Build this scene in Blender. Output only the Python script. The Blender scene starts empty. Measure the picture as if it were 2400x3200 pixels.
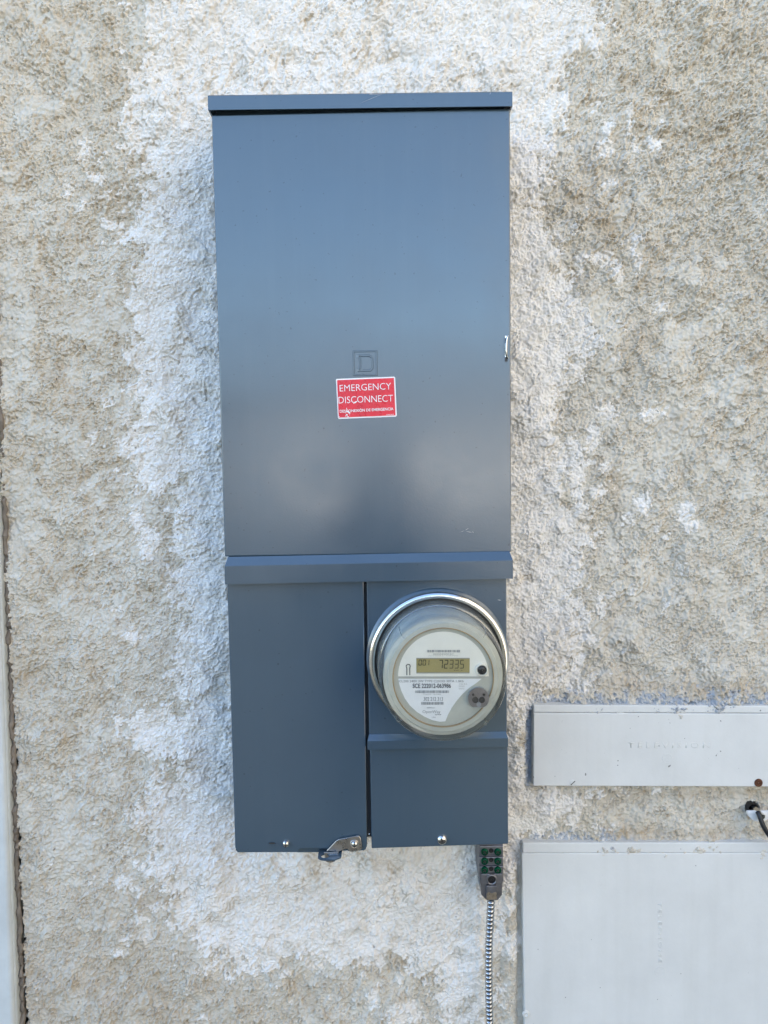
import bpy, bmesh, math, random
import numpy as np
from mathutils import Vector, Matrix

random.seed(7)
S = bpy.context.scene
COL = S.collection

# ------------------------------------------------------------------ camera
FPX = 2500.0                       # focal length in pixels of the 2400x3200 photograph
PITCH, YAW, ROLL = math.radians(4.245), math.radians(0.295), math.radians(-0.848)
CAMZ = 1.62
PDEP = 0.115                       # the panel stands this far off the wall
CAMY = -(1.0 + PDEP)
_f = np.array([math.sin(YAW)*math.cos(PITCH), math.cos(YAW)*math.cos(PITCH), -math.sin(PITCH)])
_r = np.array([math.cos(YAW), -math.sin(YAW), 0.0])
_u = np.cross(_r, _f)
RT = math.cos(ROLL)*_r + math.sin(ROLL)*_u
UP = -math.sin(ROLL)*_r + math.cos(ROLL)*_u
CAMP = np.array([0.0, CAMY, CAMZ])
cam = bpy.data.objects.new('camera', bpy.data.cameras.new('camera'))
COL.objects.link(cam)
cam.data.sensor_fit = 'VERTICAL'
cam.data.sensor_height = 32.0
cam.data.lens = FPX/3200*32.0
cam.data.clip_start = 0.01
cam.data.clip_end = 500
cam.matrix_world = Matrix(((RT[0], UP[0], -_f[0], CAMP[0]), (RT[1], UP[1], -_f[1], CAMP[1]),
                           (RT[2], UP[2], -_f[2], CAMP[2]), (0, 0, 0, 1)))
S.camera = cam

# ------------------------------------------------------------------ sky and sun (sun stands behind the house)
SUN_EL, SUN_AZ = math.radians(40), math.radians(-54)
W = bpy.data.worlds.new('World'); S.world = W; W.use_nodes = True
wn = W.node_tree.nodes; wl = W.node_tree.links
wn.clear()
wo = wn.new('ShaderNodeOutputWorld'); wb = wn.new('ShaderNodeBackground'); sky = wn.new('ShaderNodeTexSky')
sky.sky_type = 'NISHITA'; sky.sun_disc = False
sky.sun_elevation = SUN_EL; sky.sun_rotation = SUN_AZ
sky.air_density = 1.0; sky.dust_density = 0.35; sky.ozone_density = 2.0
wb.inputs['Strength'].default_value = 0.15
wl.new(sky.outputs[0], wb.inputs[0]); wl.new(wb.outputs[0], wo.inputs[0])
sun = bpy.data.objects.new('sun', bpy.data.lights.new('sun', 'SUN')); COL.objects.link(sun)
sun.data.energy = 3.2; sun.data.angle = math.radians(0.5); sun.data.color = (1.0, 0.91, 0.78)
sd = Vector((math.sin(SUN_AZ)*math.cos(SUN_EL), math.cos(SUN_AZ)*math.cos(SUN_EL), math.sin(SUN_EL)))
sun.rotation_euler = sd.to_track_quat('Z', 'Y').to_euler()
sun.location = (0, 3, 8)
S.view_settings.view_transform = 'Standard'
S.view_settings.look = 'None'
S.view_settings.gamma = 1.0
S.view_settings.exposure = 2.1

# ------------------------------------------------------------------ helpers
def pt(px, py, y):
    """point on the plane y = const seen at a photograph pixel"""
    d = _f + RT*((px-1200)/FPX) - UP*((py-1600)/FPX)
    t = (y-CAMY)/d[1]
    p = CAMP + d*t
    return Vector(p)
def xz(px, py, y):
    p = pt(px, py, y); return (p.x, p.z)
def proj(X, Y, Z):
    dx, dy, dz = X-CAMP[0], Y-CAMP[1], Z-CAMP[2]
    d = dx*_f[0]+dy*_f[1]+dz*_f[2]
    return (1200+FPX*(dx*RT[0]+dy*RT[1]+dz*RT[2])/d, 1600-FPX*(dx*UP[0]+dy*UP[1]+dz*UP[2])/d)

def newmat(name, base=(.5, .5, .5), rough=.5, metal=0.0, spec=.5):
    m = bpy.data.materials.new(name); m.use_nodes = True
    b = m.node_tree.nodes['Principled BSDF']
    b.inputs['Base Color'].default_value = (*base, 1)
    b.inputs['Roughness'].default_value = rough
    b.inputs['Metallic'].default_value = metal
    b.inputs['Specular IOR Level'].default_value = spec
    return m
def nd(m, t, **kw):
    n = m.node_tree.nodes.new(t)
    for k, v in kw.items():
        if k in n.inputs: n.inputs[k].default_value = v
        else: setattr(n, k, v)
    return n
def lk(m, a, b): m.node_tree.links.new(a, b)
def ramp(m, pts):
    n = m.node_tree.nodes.new('ShaderNodeValToRGB')
    e = n.color_ramp.elements
    e[0].position, e[0].color = pts[0][0], (*pts[0][1], 1)
    e[1].position, e[1].color = pts[-1][0], (*pts[-1][1], 1)
    for p, c in pts[1:-1]:
        x = e.new(p); x.color = (*c, 1)
    return n
def bsdf(m): return m.node_tree.nodes['Principled BSDF']
def add_noise(m, base, var=.12, scale=8.0, rough=None, rvar=.08, bump=0.0, bscale=300.0, detail=6.0):
    """gentle colour, gloss and relief variation in object space"""
    tc = nd(m, 'ShaderNodeTexCoord'); b = bsdf(m)
    n = nd(m, 'ShaderNodeTexNoise', Scale=scale, Detail=detail, Roughness=.6); lk(m, tc.outputs['Object'], n.inputs['Vector'])
    lo = tuple(c*(1-var) for c in base); hi = tuple(min(1, c*(1+var)) for c in base)
    r = ramp(m, [(.3, lo), (.7, hi)]); lk(m, n.outputs['Fac'], r.inputs[0]); lk(m, r.outputs[0], b.inputs['Base Color'])
    if rough is not None:
        mr = nd(m, 'ShaderNodeMapRange'); mr.inputs['From Min'].default_value = .3; mr.inputs['From Max'].default_value = .7
        mr.inputs['To Min'].default_value = rough-rvar; mr.inputs['To Max'].default_value = rough+rvar
        n2 = nd(m, 'ShaderNodeTexNoise', Scale=scale*2.3, Detail=4.0); lk(m, tc.outputs['Object'], n2.inputs['Vector'])
        lk(m, n2.outputs['Fac'], mr.inputs['Value']); lk(m, mr.outputs[0], b.inputs['Roughness'])
    if bump:
        n3 = nd(m, 'ShaderNodeTexNoise', Scale=bscale, Detail=2.0); lk(m, tc.outputs['Object'], n3.inputs['Vector'])
        bp = nd(m, 'ShaderNodeBump', Strength=bump, Distance=.001); lk(m, n3.outputs['Fac'], bp.inputs['Height']); lk(m, bp.outputs[0], b.inputs['Normal'])
    return r

def tag(o, label=None, cat=None, group=None, kind=None):
    if label: o['label'] = label
    if cat: o['category'] = cat
    if group: o['group'] = group
    if kind: o['kind'] = kind
    return o
def thing(name, loc, label, cat, group=None):
    o = bpy.data.objects.new(name, None); o.empty_display_size = .05
    COL.objects.link(o); o.location = loc
    return tag(o, label, cat, group)
def attach(o, parent):
    """vertices are in world metres: cancel the root's own place"""
    if parent is None: return
    o.parent = parent
    if parent.parent is None and parent.type == 'EMPTY': o.location = o.location - parent.location
def link_mesh(name, me, mat, parent=None, smooth=False):
    o = bpy.data.objects.new(name, me); COL.objects.link(o)
    if mat is not None: me.materials.append(mat)
    if smooth: me.polygons.foreach_set('use_smooth', [True]*len(me.polygons))
    attach(o, parent)
    return o
def from_bm(name, bm, mat, parent=None, smooth=False, sharp=40):
    bmesh.ops.recalc_face_normals(bm, faces=bm.faces)
    me = bpy.data.meshes.new(name); bm.to_mesh(me); bm.free()
    o = link_mesh(name, me, mat, parent)
    if smooth:
        me.polygons.foreach_set('use_smooth', [True]*len(me.polygons))
        me.set_sharp_from_angle(angle=math.radians(sharp))
    return o
def pydata(name, v, f, mat, parent=None, smooth=False):
    me = bpy.data.meshes.new(name); me.from_pydata([tuple(p) for p in v], [], f); me.update()
    bm = bmesh.new(); bm.from_mesh(me); bpy.data.meshes.remove(me)
    return from_bm(name, bm, mat, parent, smooth)
def add_prism(bm, poly, yf, yb, bevel=0.0, seg=2, taper=0.0):
    """poly in (x,z); front face at yf (towards the camera), back at yb"""
    n = len(poly)
    fv = [bm.verts.new((x, yf, z)) for x, z in poly]; bv = [bm.verts.new((x, yb, z)) for x, z in poly]
    ff = bm.faces.new(fv); bm.faces.new(bv[::-1])
    for i in range(n):
        j = (i+1) % n; bm.faces.new((fv[i], bv[i], bv[j], fv[j]))
    if bevel:
        ed = list(ff.edges)+[e for v in fv for e in v.link_edges if e not in ff.edges]
        bmesh.ops.bevel(bm, geom=list(set(ed)), offset=bevel, segments=seg, profile=.5, affect='EDGES', clamp_overlap=True)
def prism(name, poly, yf, yb, mat, parent=None, bevel=0.0, seg=2, smooth=True):
    bm = bmesh.new(); add_prism(bm, poly, yf, yb, bevel, seg)
    return from_bm(name, bm, mat, parent, smooth, 12)
def rect(x0, x1, z0, z1): return [(x0, z0), (x1, z0), (x1, z1), (x0, z1)]
def add_lathe(bm, prof, c, seg=64, cap0=False, cap1=False):
    """prof [(radius, outwards)], axis towards -y through c=(x,y,z)"""
    rings = []
    for r, o in prof:
        rings.append([bm.verts.new((c[0]+r*math.cos(a), c[1]-o, c[2]+r*math.sin(a))) for a in [2*math.pi*i/seg for i in range(seg)]])
    for a, b in zip(rings, rings[1:]):
        for i in range(seg):
            j = (i+1) % seg; bm.faces.new((a[i], a[j], b[j], b[i]))
    if cap0: bm.faces.new(rings[0])
    if cap1: bm.faces.new(rings[-1])
    return rings
def lathe(name, prof, c, mat, parent=None, seg=64, cap0=False, cap1=False):
    bm = bmesh.new(); add_lathe(bm, prof, c, seg, cap0, cap1)
    return from_bm(name, bm, mat, parent, True)
def tube(name, pts, rad, mat, parent=None, seg=12, prof=None):
    """swept tube; rad a number or a list per point"""
    P = [Vector(p) for p in pts]; bm = bmesh.new(); rings = []
    ref = Vector((0, 1, 0))
    for i, p in enumerate(P):
        t = (P[min(i+1, len(P)-1)]-P[max(i-1, 0)]).normalized()
        a = t.cross(ref)
        if a.length < 1e-3: a = t.cross(Vector((1, 0, 0)))
        a.normalize(); b = t.cross(a)
        r = rad[i] if isinstance(rad, (list, tuple)) else rad
        rings.append([bm.verts.new(p+a*r*math.cos(2*math.pi*k/seg)+b*r*math.sin(2*math.pi*k/seg)) for k in range(seg)])
    for a, b in zip(rings, rings[1:]):
        for i in range(seg):
            j = (i+1) % seg; bm.faces.new((a[i], a[j], b[j], b[i]))
    bm.faces.new(rings[0]); bm.faces.new(rings[-1][::-1])
    return from_bm(name, bm, mat, parent, True)
def catmull(ctrl, n=8):
    P = [Vector(c) for c in ctrl]; P = [P[0]*2-P[1]]+P+[P[-1]*2-P[-2]]; out = []
    for i in range(1, len(P)-2):
        for k in range(n):
            t = k/n; a, b, c, d = P[i-1:i+3]
            out.append(.5*((2*b)+(c-a)*t+(2*a-5*b+4*c-d)*t*t+(3*b-a-3*c+d)*t**3))
    out.append(P[-2]); return out
def text(name, s, l, r, hpx, y, mat, parent=None, extrude=0.0, bold=0.0, space=1.0):
    """s written on the plane y from pixel l to pixel r along its baseline, hpx tall"""
    cu = bpy.data.curves.new(name, 'FONT'); cu.body = s; cu.size = 1.0; cu.extrude = 0.0; cu.resolution_u = 3; cu.offset = bold; cu.space_character = space
    o = bpy.data.objects.new(name, cu); COL.objects.link(o)
    bpy.context.view_layer.update()
    me = bpy.data.meshes.new_from_object(o.evaluated_get(bpy.context.evaluated_depsgraph_get()))
    bpy.data.objects.remove(o); bpy.data.curves.remove(cu)
    n = len(me.vertices); co = np.empty(n*3, np.float32); me.vertices.foreach_get('co', co); co = co.reshape(-1, 3)
    A, B = pt(*l, y), pt(*r, y); ex = (B-A); Lw = ex.length; ex.normalize(); ez = Vector((-ex.z, 0, ex.x))
    x0, x1 = co[:, 0].min(), co[:, 0].max()
    cap = .73                                   # capital height of the built-in face
    h = hpx*(y-CAMY)/FPX
    u = (co[:, 0]-x0)/(x1-x0)*Lw; v = co[:, 1]/cap*h
    out = np.stack([A.x+ex.x*u+ez.x*v, np.full(n, y), A.z+ex.z*u+ez.z*v], 1).astype(np.float32)
    me.vertices.foreach_set('co', out.ravel()); me.update()
    if extrude:
        bm = bmesh.new(); bm.from_mesh(me); bpy.data.meshes.remove(me)
        bmesh.ops.remove_doubles(bm, verts=bm.verts, dist=1e-6)
        g = bmesh.ops.extrude_face_region(bm, geom=list(bm.faces))
        bmesh.ops.translate(bm, verts=[e for e in g['geom'] if isinstance(e, bmesh.types.BMVert)], vec=(0, -extrude, 0))
        return from_bm(name, bm, mat, parent, False)
    me.name = name
    return link_mesh(name, me, mat, parent)
def quadmesh(bm, pts): bm.faces.new([bm.verts.new(p) for p in pts])
def sheet(name, poly, y, mat, parent=None):
    """thin printed film: polygon of pixels on the plane y, 0.25 mm thick"""
    return prism(name, [xz(px, py, y) for px, py in poly], y, y+.00025, mat, parent, smooth=False)
def screw_head(name, c, r, h, mat, slotmat, parent, slot=True, phillips=False, ang=0.0):
    o = lathe(name, [(r, 0), (r, h*.35), (r*.85, h*.75), (r*.5, h*.96), (0.0005, h)], c, mat, parent, 24, cap0=True)
    if slot:
        for k in range(2 if phillips else 1):
            a = ang+k*math.pi/2; w = r*.13; L = r*(.55 if phillips else .93)
            d = (math.cos(a), math.sin(a)); e = (-d[1], d[0])
            poly = [(c[0]+d[0]*L*s+e[0]*w*t, c[2]+d[1]*L*s+e[1]*w*t) for s, t in ((-1, -1), (1, -1), (1, 1), (-1, 1))]
            prism('slot', poly, c[1]-h*1.02, c[1]-h*.5, slotmat, o, smooth=False)
    return o

# ------------------------------------------------------------------ materials
def paint_mat(name, base, rough=.205, specks=True):
    m = newmat(name, base, rough, 0, .5); b = bsdf(m)
    tc = nd(m, 'ShaderNodeTexCoord')
    n = nd(m, 'ShaderNodeTexNoise', Scale=5.0, Detail=5.0, Roughness=.6); lk(m, tc.outputs['Object'], n.inputs['Vector'])
    r = ramp(m, [(.3, tuple(c*.95 for c in base)), (.7, tuple(c*1.06 for c in base))]); lk(m, n.outputs['Fac'], r.inputs[0])
    # dust specks and handling smudges
    n2 = nd(m, 'ShaderNodeTexNoise', Scale=230.0, Detail=1.0); lk(m, tc.outputs['Object'], n2.inputs['Vector'])
    r2 = ramp(m, [(.76, (0, 0, 0)), (.78, (1, 1, 1))]); lk(m, n2.outputs['Fac'], r2.inputs[0])
    mx = nd(m, 'ShaderNodeMix', data_type='RGBA'); mx.inputs['B'].default_value = (base[0]*.55, base[1]*.55, base[2]*.55, 1)
    ml = nd(m, 'ShaderNodeMath', operation='MULTIPLY'); ml.inputs[1].default_value = .8 if specks else 0
    lk(m, r2.outputs[0], ml.inputs[0]); lk(m, ml.outputs[0], mx.inputs['Factor']); lk(m, r.outputs[0], mx.inputs['A'])
    lk(m, mx.outputs['Result'], b.inputs['Base Color'])
    # faint dusty water runs
    mp_ = nd(m, 'ShaderNodeMapping'); mp_.inputs['Scale'].default_value = (55, 55, 3.0); lk(m, tc.outputs['Object'], mp_.inputs['Vector'])
    ns_ = nd(m, 'ShaderNodeTexNoise', Scale=1.0, Detail=5.0, Roughness=.6); lk(m, mp_.outputs[0], ns_.inputs['Vector'])
    rs_ = ramp(m, [(.52, (0, 0, 0)), (.85, (.025, .025, .025))]); lk(m, ns_.outputs['Fac'], rs_.inputs[0])
    dm = nd(m, 'ShaderNodeMix', data_type='RGBA'); dm.inputs['B'].default_value = (.30, .30, .28, 1); lk(m, rs_.outputs[0], dm.inputs['Factor']); lk(m, mx.outputs['Result'], dm.inputs['A']); lk(m, dm.outputs['Result'], b.inputs['Base Color'])
    n4 = nd(m, 'ShaderNodeTexNoise', Scale=11.0, Detail=7.0, Roughness=.65); lk(m, tc.outputs['Object'], n4.inputs['Vector'])
    mr = nd(m, 'ShaderNodeMapRange'); mr.inputs['From Min'].default_value = .3; mr.inputs['From Max'].default_value = .7
    mr.inputs['To Min'].default_value = rough-.04; mr.inputs['To Max'].default_value = rough+.06
    lk(m, n4.outputs['Fac'], mr.inputs['Value']); lk(m, mr.outputs[0], b.inputs['Roughness'])
    b.inputs['IOR'].default_value = 1.9
    n3 = nd(m, 'ShaderNodeTexNoise', Scale=420.0, Detail=1.5); lk(m, tc.outputs['Object'], n3.inputs['Vector'])
    bp = nd(m, 'ShaderNodeBump', Strength=.06, Distance=.0008); lk(m, n3.outputs['Fac'], bp.inputs['Height'])
    n5 = nd(m, 'ShaderNodeTexNoise', Scale=4.0, Detail=1.0); lk(m, tc.outputs['Object'], n5.inputs['Vector'])
    bp2 = nd(m, 'ShaderNodeBump', Strength=.12, Distance=.004); lk(m, n5.outputs['Fac'], bp2.inputs['Height'])
    lk(m, bp.outputs[0], bp2.inputs['Normal']); lk(m, bp2.outputs[0], b.inputs['Normal'])
    return m
M = {}
GREY = (.048, .080, .112)
M['paint'] = paint_mat('grey_enamel', GREY)
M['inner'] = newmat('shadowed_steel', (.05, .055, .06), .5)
M['chrome'] = newmat('zinc_steel', (.72, .70, .67), .2, 1.0); add_noise(M['chrome'], (.72, .70, .67), .1, 60, .2, .06)
M['ring'] = newmat('ring_steel', (.80, .78, .75), .16, 1.0); add_noise(M['ring'], (.80, .78, .75), .06, 40, .17, .05, .15, 220)
M['hasp'] = newmat('hasp_steel', (.62, .57, .52), .3, 1.0); add_noise(M['hasp'], (.62, .57, .52), .12, 60, .3, .08)
M['black'] = newmat('black_plastic', (.012, .012, .014), .35)
M['slot'] = newmat('dark_slot', (.03, .028, .026), .7)
M['red'] = newmat('red_film', (.66, .012, .03), .3); add_noise(M['red'], (.66, .012, .03), .12, 90, .3, .08, .3, 160)
M['white'] = newmat('white_print', (.82, .82, .82), .4)
M['scuff'] = newmat('bare_scuff', (.36, .37, .37), .6)
M['lcd'] = newmat('lcd_glass', (.37, .31, .135), .15); add_noise(M['lcd'], (.37, .31, .135), .06, 30)
M['seg'] = newmat('lcd_segment', (.03, .026, .010), .3)
M['segdim'] = newmat('lcd_segment_faint', (.075, .062, .022), .3)
M['face'] = newmat('meter_face', (.84, .81, .72), .5); add_noise(M['face'], (.84, .81, .72), .04, 40)
M['label'] = newmat('meter_label', (.82, .82, .81), .5); add_noise(M['label'], (.82, .82, .81), .04, 40)
M['bezel'] = newmat('meter_bezel', (.47, .465, .40), .45); add_noise(M['bezel'], (.47, .465, .40), .08, 40)
M['housing'] = newmat('meter_housing', (.40, .43, .42), .5); add_noise(M['housing'], (.40, .43, .42), .1, 25)
M['tanrim'] = newmat('tan_rim', (.36, .25, .13), .4)
M['ink'] = newmat('ink', (.04, .04, .045), .6)
M['inkgrey'] = newmat('ink_grey', (.30, .30, .30), .6)
M['inkpale'] = newmat('ink_pale', (.45, .44, .40), .6)
M['port'] = newmat('port_metal', (.24, .22, .22), .35, .6); add_noise(M['port'], (.24, .22, .22), .2, 80, .35, .08)
M['portbody'] = newmat('port_body', (.36, .38, .38), .4)
M['dark'] = newmat('dark_base', (.035, .03, .025), .6)
M['alu'] = newmat('cast_aluminium', (.22, .22, .24), .42, .85); add_noise(M['alu'], (.22, .22, .24), .18, 90, .42, .08, .3, 500)
M['alubare'] = newmat('worn_aluminium', (.42, .35, .27), .35, .8); add_noise(M['alubare'], (.42, .35, .27), .3, 200, .35, .1)
M['green'] = newmat('green_screw', (.0, .10, .05), .2, .6); add_noise(M['green'], (.0, .10, .05), .3, 120, .22, .05)
M['cable'] = newmat('armour_steel', (.46, .47, .49), .2, 1.0); add_noise(M['cable'], (.46, .47, .49), .15, 90, .22, .06)
M['rubber'] = newmat('cable_jacket', (.012, .014, .018), .38)
M['rust'] = newmat('rust', (.10, .035, .014), .85); add_noise(M['rust'], (.10, .035, .014), .5, 300, .85, .1)
M['box'] = newmat('box_paint', (.58, .585, .57), .5)
def boxmat(m, base):
    b = bsdf(m); tc = nd(m, 'ShaderNodeTexCoord')
    n = nd(m, 'ShaderNodeTexNoise', Scale=9.0, Detail=8.0, Roughness=.62); lk(m, tc.outputs['Object'], n.inputs['Vector'])
    r = ramp(m, [(.3, tuple(c*.92 for c in base)), (.55, base), (.75, tuple(c*1.06 for c in base))]); lk(m, n.outputs['Fac'], r.inputs[0])
    # faint vertical run marks
    mp = nd(m, 'ShaderNodeMapping'); mp.inputs['Scale'].default_value = (60, 60, 4); lk(m, tc.outputs['Object'], mp.inputs['Vector'])
    ns = nd(m, 'ShaderNodeTexNoise', Scale=1.0, Detail=4.0); lk(m, mp.outputs[0], ns.inputs['Vector'])
    rs = ramp(m, [(.5, (1, 1, 1)), (.85, (.95, .95, .94))]); lk(m, ns.outputs['Fac'], rs.inputs[0])
    mu = nd(m, 'ShaderNodeMix', data_type='RGBA', blend_type='MULTIPLY'); mu.inputs['Factor'].default_value = 1
    lk(m, r.outputs[0], mu.inputs['A']); lk(m, rs.outputs[0], mu.inputs['B'])
    # fly specks
    n2 = nd(m, 'ShaderNodeTexNoise', Scale=150.0, Detail=1.0); lk(m, tc.outputs['Object'], n2.inputs['Vector'])
    r2 = ramp(m, [(.775, (0, 0, 0)), (.795, (1, 1, 1))]); lk(m, n2.outputs['Fac'], r2.inputs[0])
    mx = nd(m, 'ShaderNodeMix', data_type='RGBA'); mx.inputs['B'].default_value = (.22, .22, .21, 1)
    lk(m, r2.outputs[0], mx.inputs['Factor']); lk(m, mu.outputs['Result'], mx.inputs['A'])
    lk(m, mx.outputs['Result'], b.inputs['Base Color'])
    n3 = nd(m, 'ShaderNodeTexNoise', Scale=260.0, Detail=3.0); lk(m, tc.outputs['Object'], n3.inputs['Vector'])
    bp = nd(m, 'ShaderNodeBump', Strength=.12, Distance=.001); lk(m, n3.outputs['Fac'], bp.inputs['Height']); lk(m, bp.outputs[0], b.inputs['Normal'])
boxmat(M['box'], (.68, .68, .655))
M['trim'] = newmat('trim_vinyl', (.60, .62, .60), .5); add_noise(M['trim'], (.60, .62, .60), .1, 20, .5, .1, .2, 120)
M['caulk'] = newmat('old_caulk', (.20, .165, .13), .8); add_noise(M['caulk'], (.20, .165, .13), .4, 60, .8, .1, .8, 150)

# clear aged polycarbonate: mostly see-through, a little haze, mirror-like at a slant
gm = bpy.data.materials.new('aged_polycarbonate'); gm.use_nodes = True; g = gm.node_tree.nodes; g.clear()
go = g.new('ShaderNodeOutputMaterial'); tr = g.new('ShaderNodeBsdfTransparent'); gl = g.new('ShaderNodeBsdfGlossy'); df = g.new('ShaderNodeBsdfDiffuse')
tr.inputs[0].default_value = (.98, .985, .97, 1); gl.inputs[0].default_value = (1, 1, 1, 1); gl.inputs['Roughness'].default_value = .07
df.inputs[0].default_value = (.50, .53, .49, 1)
fr = g.new('ShaderNodeFresnel'); fr.inputs[0].default_value = 1.5
lw = g.new('ShaderNodeLayerWeight'); lw.inputs[0].default_value = .35
hz = g.new('ShaderNodeMapRange'); hz.inputs['To Min'].default_value = .008; hz.inputs['To Max'].default_value = .30
m1 = g.new('ShaderNodeMixShader'); m2 = g.new('ShaderNodeMixShader')
L = gm.node_tree.links
L.new(lw.outputs['Facing'], hz.inputs['Value']); L.new(hz.outputs[0], m1.inputs[0]); L.new(tr.outputs[0], m1.inputs[1]); L.new(df.outputs[0], m1.inputs[2])
fm = g.new('ShaderNodeMath'); fm.operation = 'MULTIPLY'; fm.inputs[1].default_value = .6; L.new(fr.outputs[0], fm.inputs[0]); L.new(fm.outputs[0], m2.inputs[0]); L.new(m1.outputs[0], m2.inputs[1]); L.new(gl.outputs[0], m2.inputs[2]); L.new(m2.outputs[0], go.inputs[0])
M['clear'] = gm

# ------------------------------------------------------------------ the stucco wall: a fine relief, built where it stands
def build_wall():
    dx = .0013
    p00, p11 = pt(-170, -170, 0), pt(2570, 3370, 0)
    xs = np.arange(p00.x, p11.x, dx); zs = np.arange(p11.z, p00.z, dx)
    nx, nz = len(xs), len(zs)
    rng = np.random.default_rng(11)
    kx = np.fft.fftfreq(nx, dx)[None, :]; kz = np.fft.fftfreq(nz, dx)[:, None]
    def noise(wl, bw=.45, az=1.0):
        k = np.sqrt(kx**2+(kz*az)**2)+1e-9
        f = np.exp(-(np.log(k*wl)**2)/(2*bw*bw))
        a = np.fft.ifft2(np.fft.fft2(rng.standard_normal((nz, nx)))*f).real
        return (a/a.std()).astype(np.float32)
    def fbm(wl, n=5, gain=.6):
        o = 0; a = 1.0
        for i in range(n):
            if wl/2**i < 2*dx: break
            o = o+a*noise(wl/2**i); a *= gain
        return o/o.std()
    def blur(a, s):
        f = np.exp(-2*(math.pi*s)**2*(kx**2+kz**2))
        return np.fft.ifft2(np.fft.fft2(a)*f).real.astype(np.float32)
    def ss(a, lo, hi):
        t = np.clip((a-lo)/(hi-lo), 0, 1); return t*t*(3-2*t)
    X, Z = np.meshgrid(xs, zs)
    PX, PY = proj(X, 0.0, Z); PX = PX.astype(np.float32); PY = PY.astype(np.float32)
    def sdist(poly):
        d2 = np.full(PX.shape, 1e12, np.float32); ins = np.zeros(PX.shape, bool)
        n = len(poly)
        for i in range(n):
            ax, ay = poly[i]; bx, by = poly[(i+1) % n]
            ex, ey = bx-ax, by-ay; l2 = ex*ex+ey*ey+1e-9
            t = np.clip(((PX-ax)*ex+(PY-ay)*ey)/l2, 0, 1)
            d2 = np.minimum(d2, (PX-ax-t*ex)**2+(PY-ay-t*ey)**2)
            if ay != by:
                c = ((ay > PY) != (by > PY)) & (PX < (bx-ax)*(PY-ay)/(by-ay)+ax); ins ^= c
        d = np.sqrt(d2); return np.where(ins, d, -d)
    whitep = [(455, -300), (440, 60), (475, 150), (430, 230), (385, 300), (383, 430), (425, 520), (430, 640), (405, 760), (415, 830), (395, 950),
              (380, 1080), (440, 1180), (395, 1260), (415, 1330), (395, 1450), (430, 1540), (540, 1530), (530, 1640), (545, 1800), (560, 1950), (540, 2080),
              (560, 2190), (400, 2220), (385, 2320), (470, 2360), (550, 2400), (450, 2460), (440, 2560), (470, 2640), (460, 2720), (540, 2790),
              (527, 2878), (600, 2942), (655, 2988), (760, 3060), (900, 3000), (1120, 3040), (1214, 2990), (1330, 3070), (1400, 3150), (1500, 3140),
              (1560, 3000), (1610, 2900), (1625, 2700), (1640, 2640), (1790, 2625), (1740, 2595), (1830, 2555), (1850, 2500), (1880, 2470), (1660, 2465),
              (1660, 2190), (1800, 2165), (1830, 2130), (1800, 2060), (1850, 2000), (1855, 1950), (1810, 1860), (1810, 1760), (1835, 1650), (1825, 1540),
              (1790, 1460), (1820, 1400), (1730, 1320), (1750, 1260), (1800, 1200), (1830, 1130), (1860, 1050), (1850, 960), (1785, 900), (1770, 800),
              (1755, 720), (1700, 640), (1715, 560), (1720, 400), (1790, 330), (1760, 260), (1770, 190), (1880, 130), (1885, 60), (1880, -300)]
    blobs = [(262, 465, 15, 34), (430, 1620, 22, 42), (465, 1690, 34, 55), (290, 1725, 10, 10), (288, 1370, 16, 18), (400, 1385, 40, 30), (395, 1310, 20, 25),
             (370, 1905, 14, 12), (410, 1990, 26, 22), (330, 620, 22, 16), (300, 560, 25, 18), (215, 600, 14, 28), (255, 640, 20, 10), (345, 700, 30, 12),
             (395, 2655, 20, 12), (410, 2695, 22, 12), (385, 2760, 24, 22), (430, 2785, 10, 10), (435, 2870, 24, 12), (485, 2835, 14, 8), (460, 2925, 18, 18), (370, 2975, 12, 12),
             (388, 3090, 9, 9), (560, 2770, 60, 18), (635, 3180, 12, 10), (400, 2940, 10, 18), (285, 2750, 8, 7),
             (1895, 1290, 34, 26), (2030, 1298, 34, 22), (1855, 1370, 22, 48), (1898, 1460, 16, 14), (1868, 1535, 26, 20), (2012, 1570, 26, 34), (2140, 1600, 24, 30),
             (2160, 1640, 22, 22), (2052, 1652, 12, 12), (2088, 1675, 10, 18), (1965, 1625, 20, 20), (1815, 1660, 26, 26), (1805, 1500, 26, 70), (2125, 1775, 14, 10),
             (1880, 1890, 14, 30), (1905, 1865, 20, 10), (2080, 1900, 10, 18), (1975, 1845, 8, 10), (1848, 2000, 26, 14), (1845, 2125, 14, 18), (1918, 1118, 14, 16),
             (1900, 400, 24, 20), (1965, 370, 10, 30), (2040, 320, 22, 12), (1890, 470, 34, 28), (1985, 460, 12, 20), (2040, 450, 22, 22), (1980, 760, 14, 26), (1990, 820, 14, 28),
             (1880, 810, 40, 24), (1930, 860, 18, 30), (2060, 960, 26, 16), (1905, 580, 22, 14), (2065, 375, 8, 7), (1915, 2582, 8, 7), (1945, 2470, 9, 9), (2050, 2470, 7, 6),
             (1900, 2640, 26, 10), (1260, 3165, 60, 40), (1165, 3120, 20, 30), (1430, 3180, 60, 22), (1570, 3100, 8, 22)]
    big = fbm(.09); fine = fbm(.012, 4); mid = fbm(.035, 4)
    n1, n2, n3, n4 = noise(.0056, .30), noise(.0100, .35), noise(.0036, .22), noise(.030, .5)
    sw = sdist(whitep)+24*big+16*mid+6*fine
    sw = sw+(7*n1+9*n2)*ss(noise(.12)+.5*big, -.9, .7)
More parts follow.
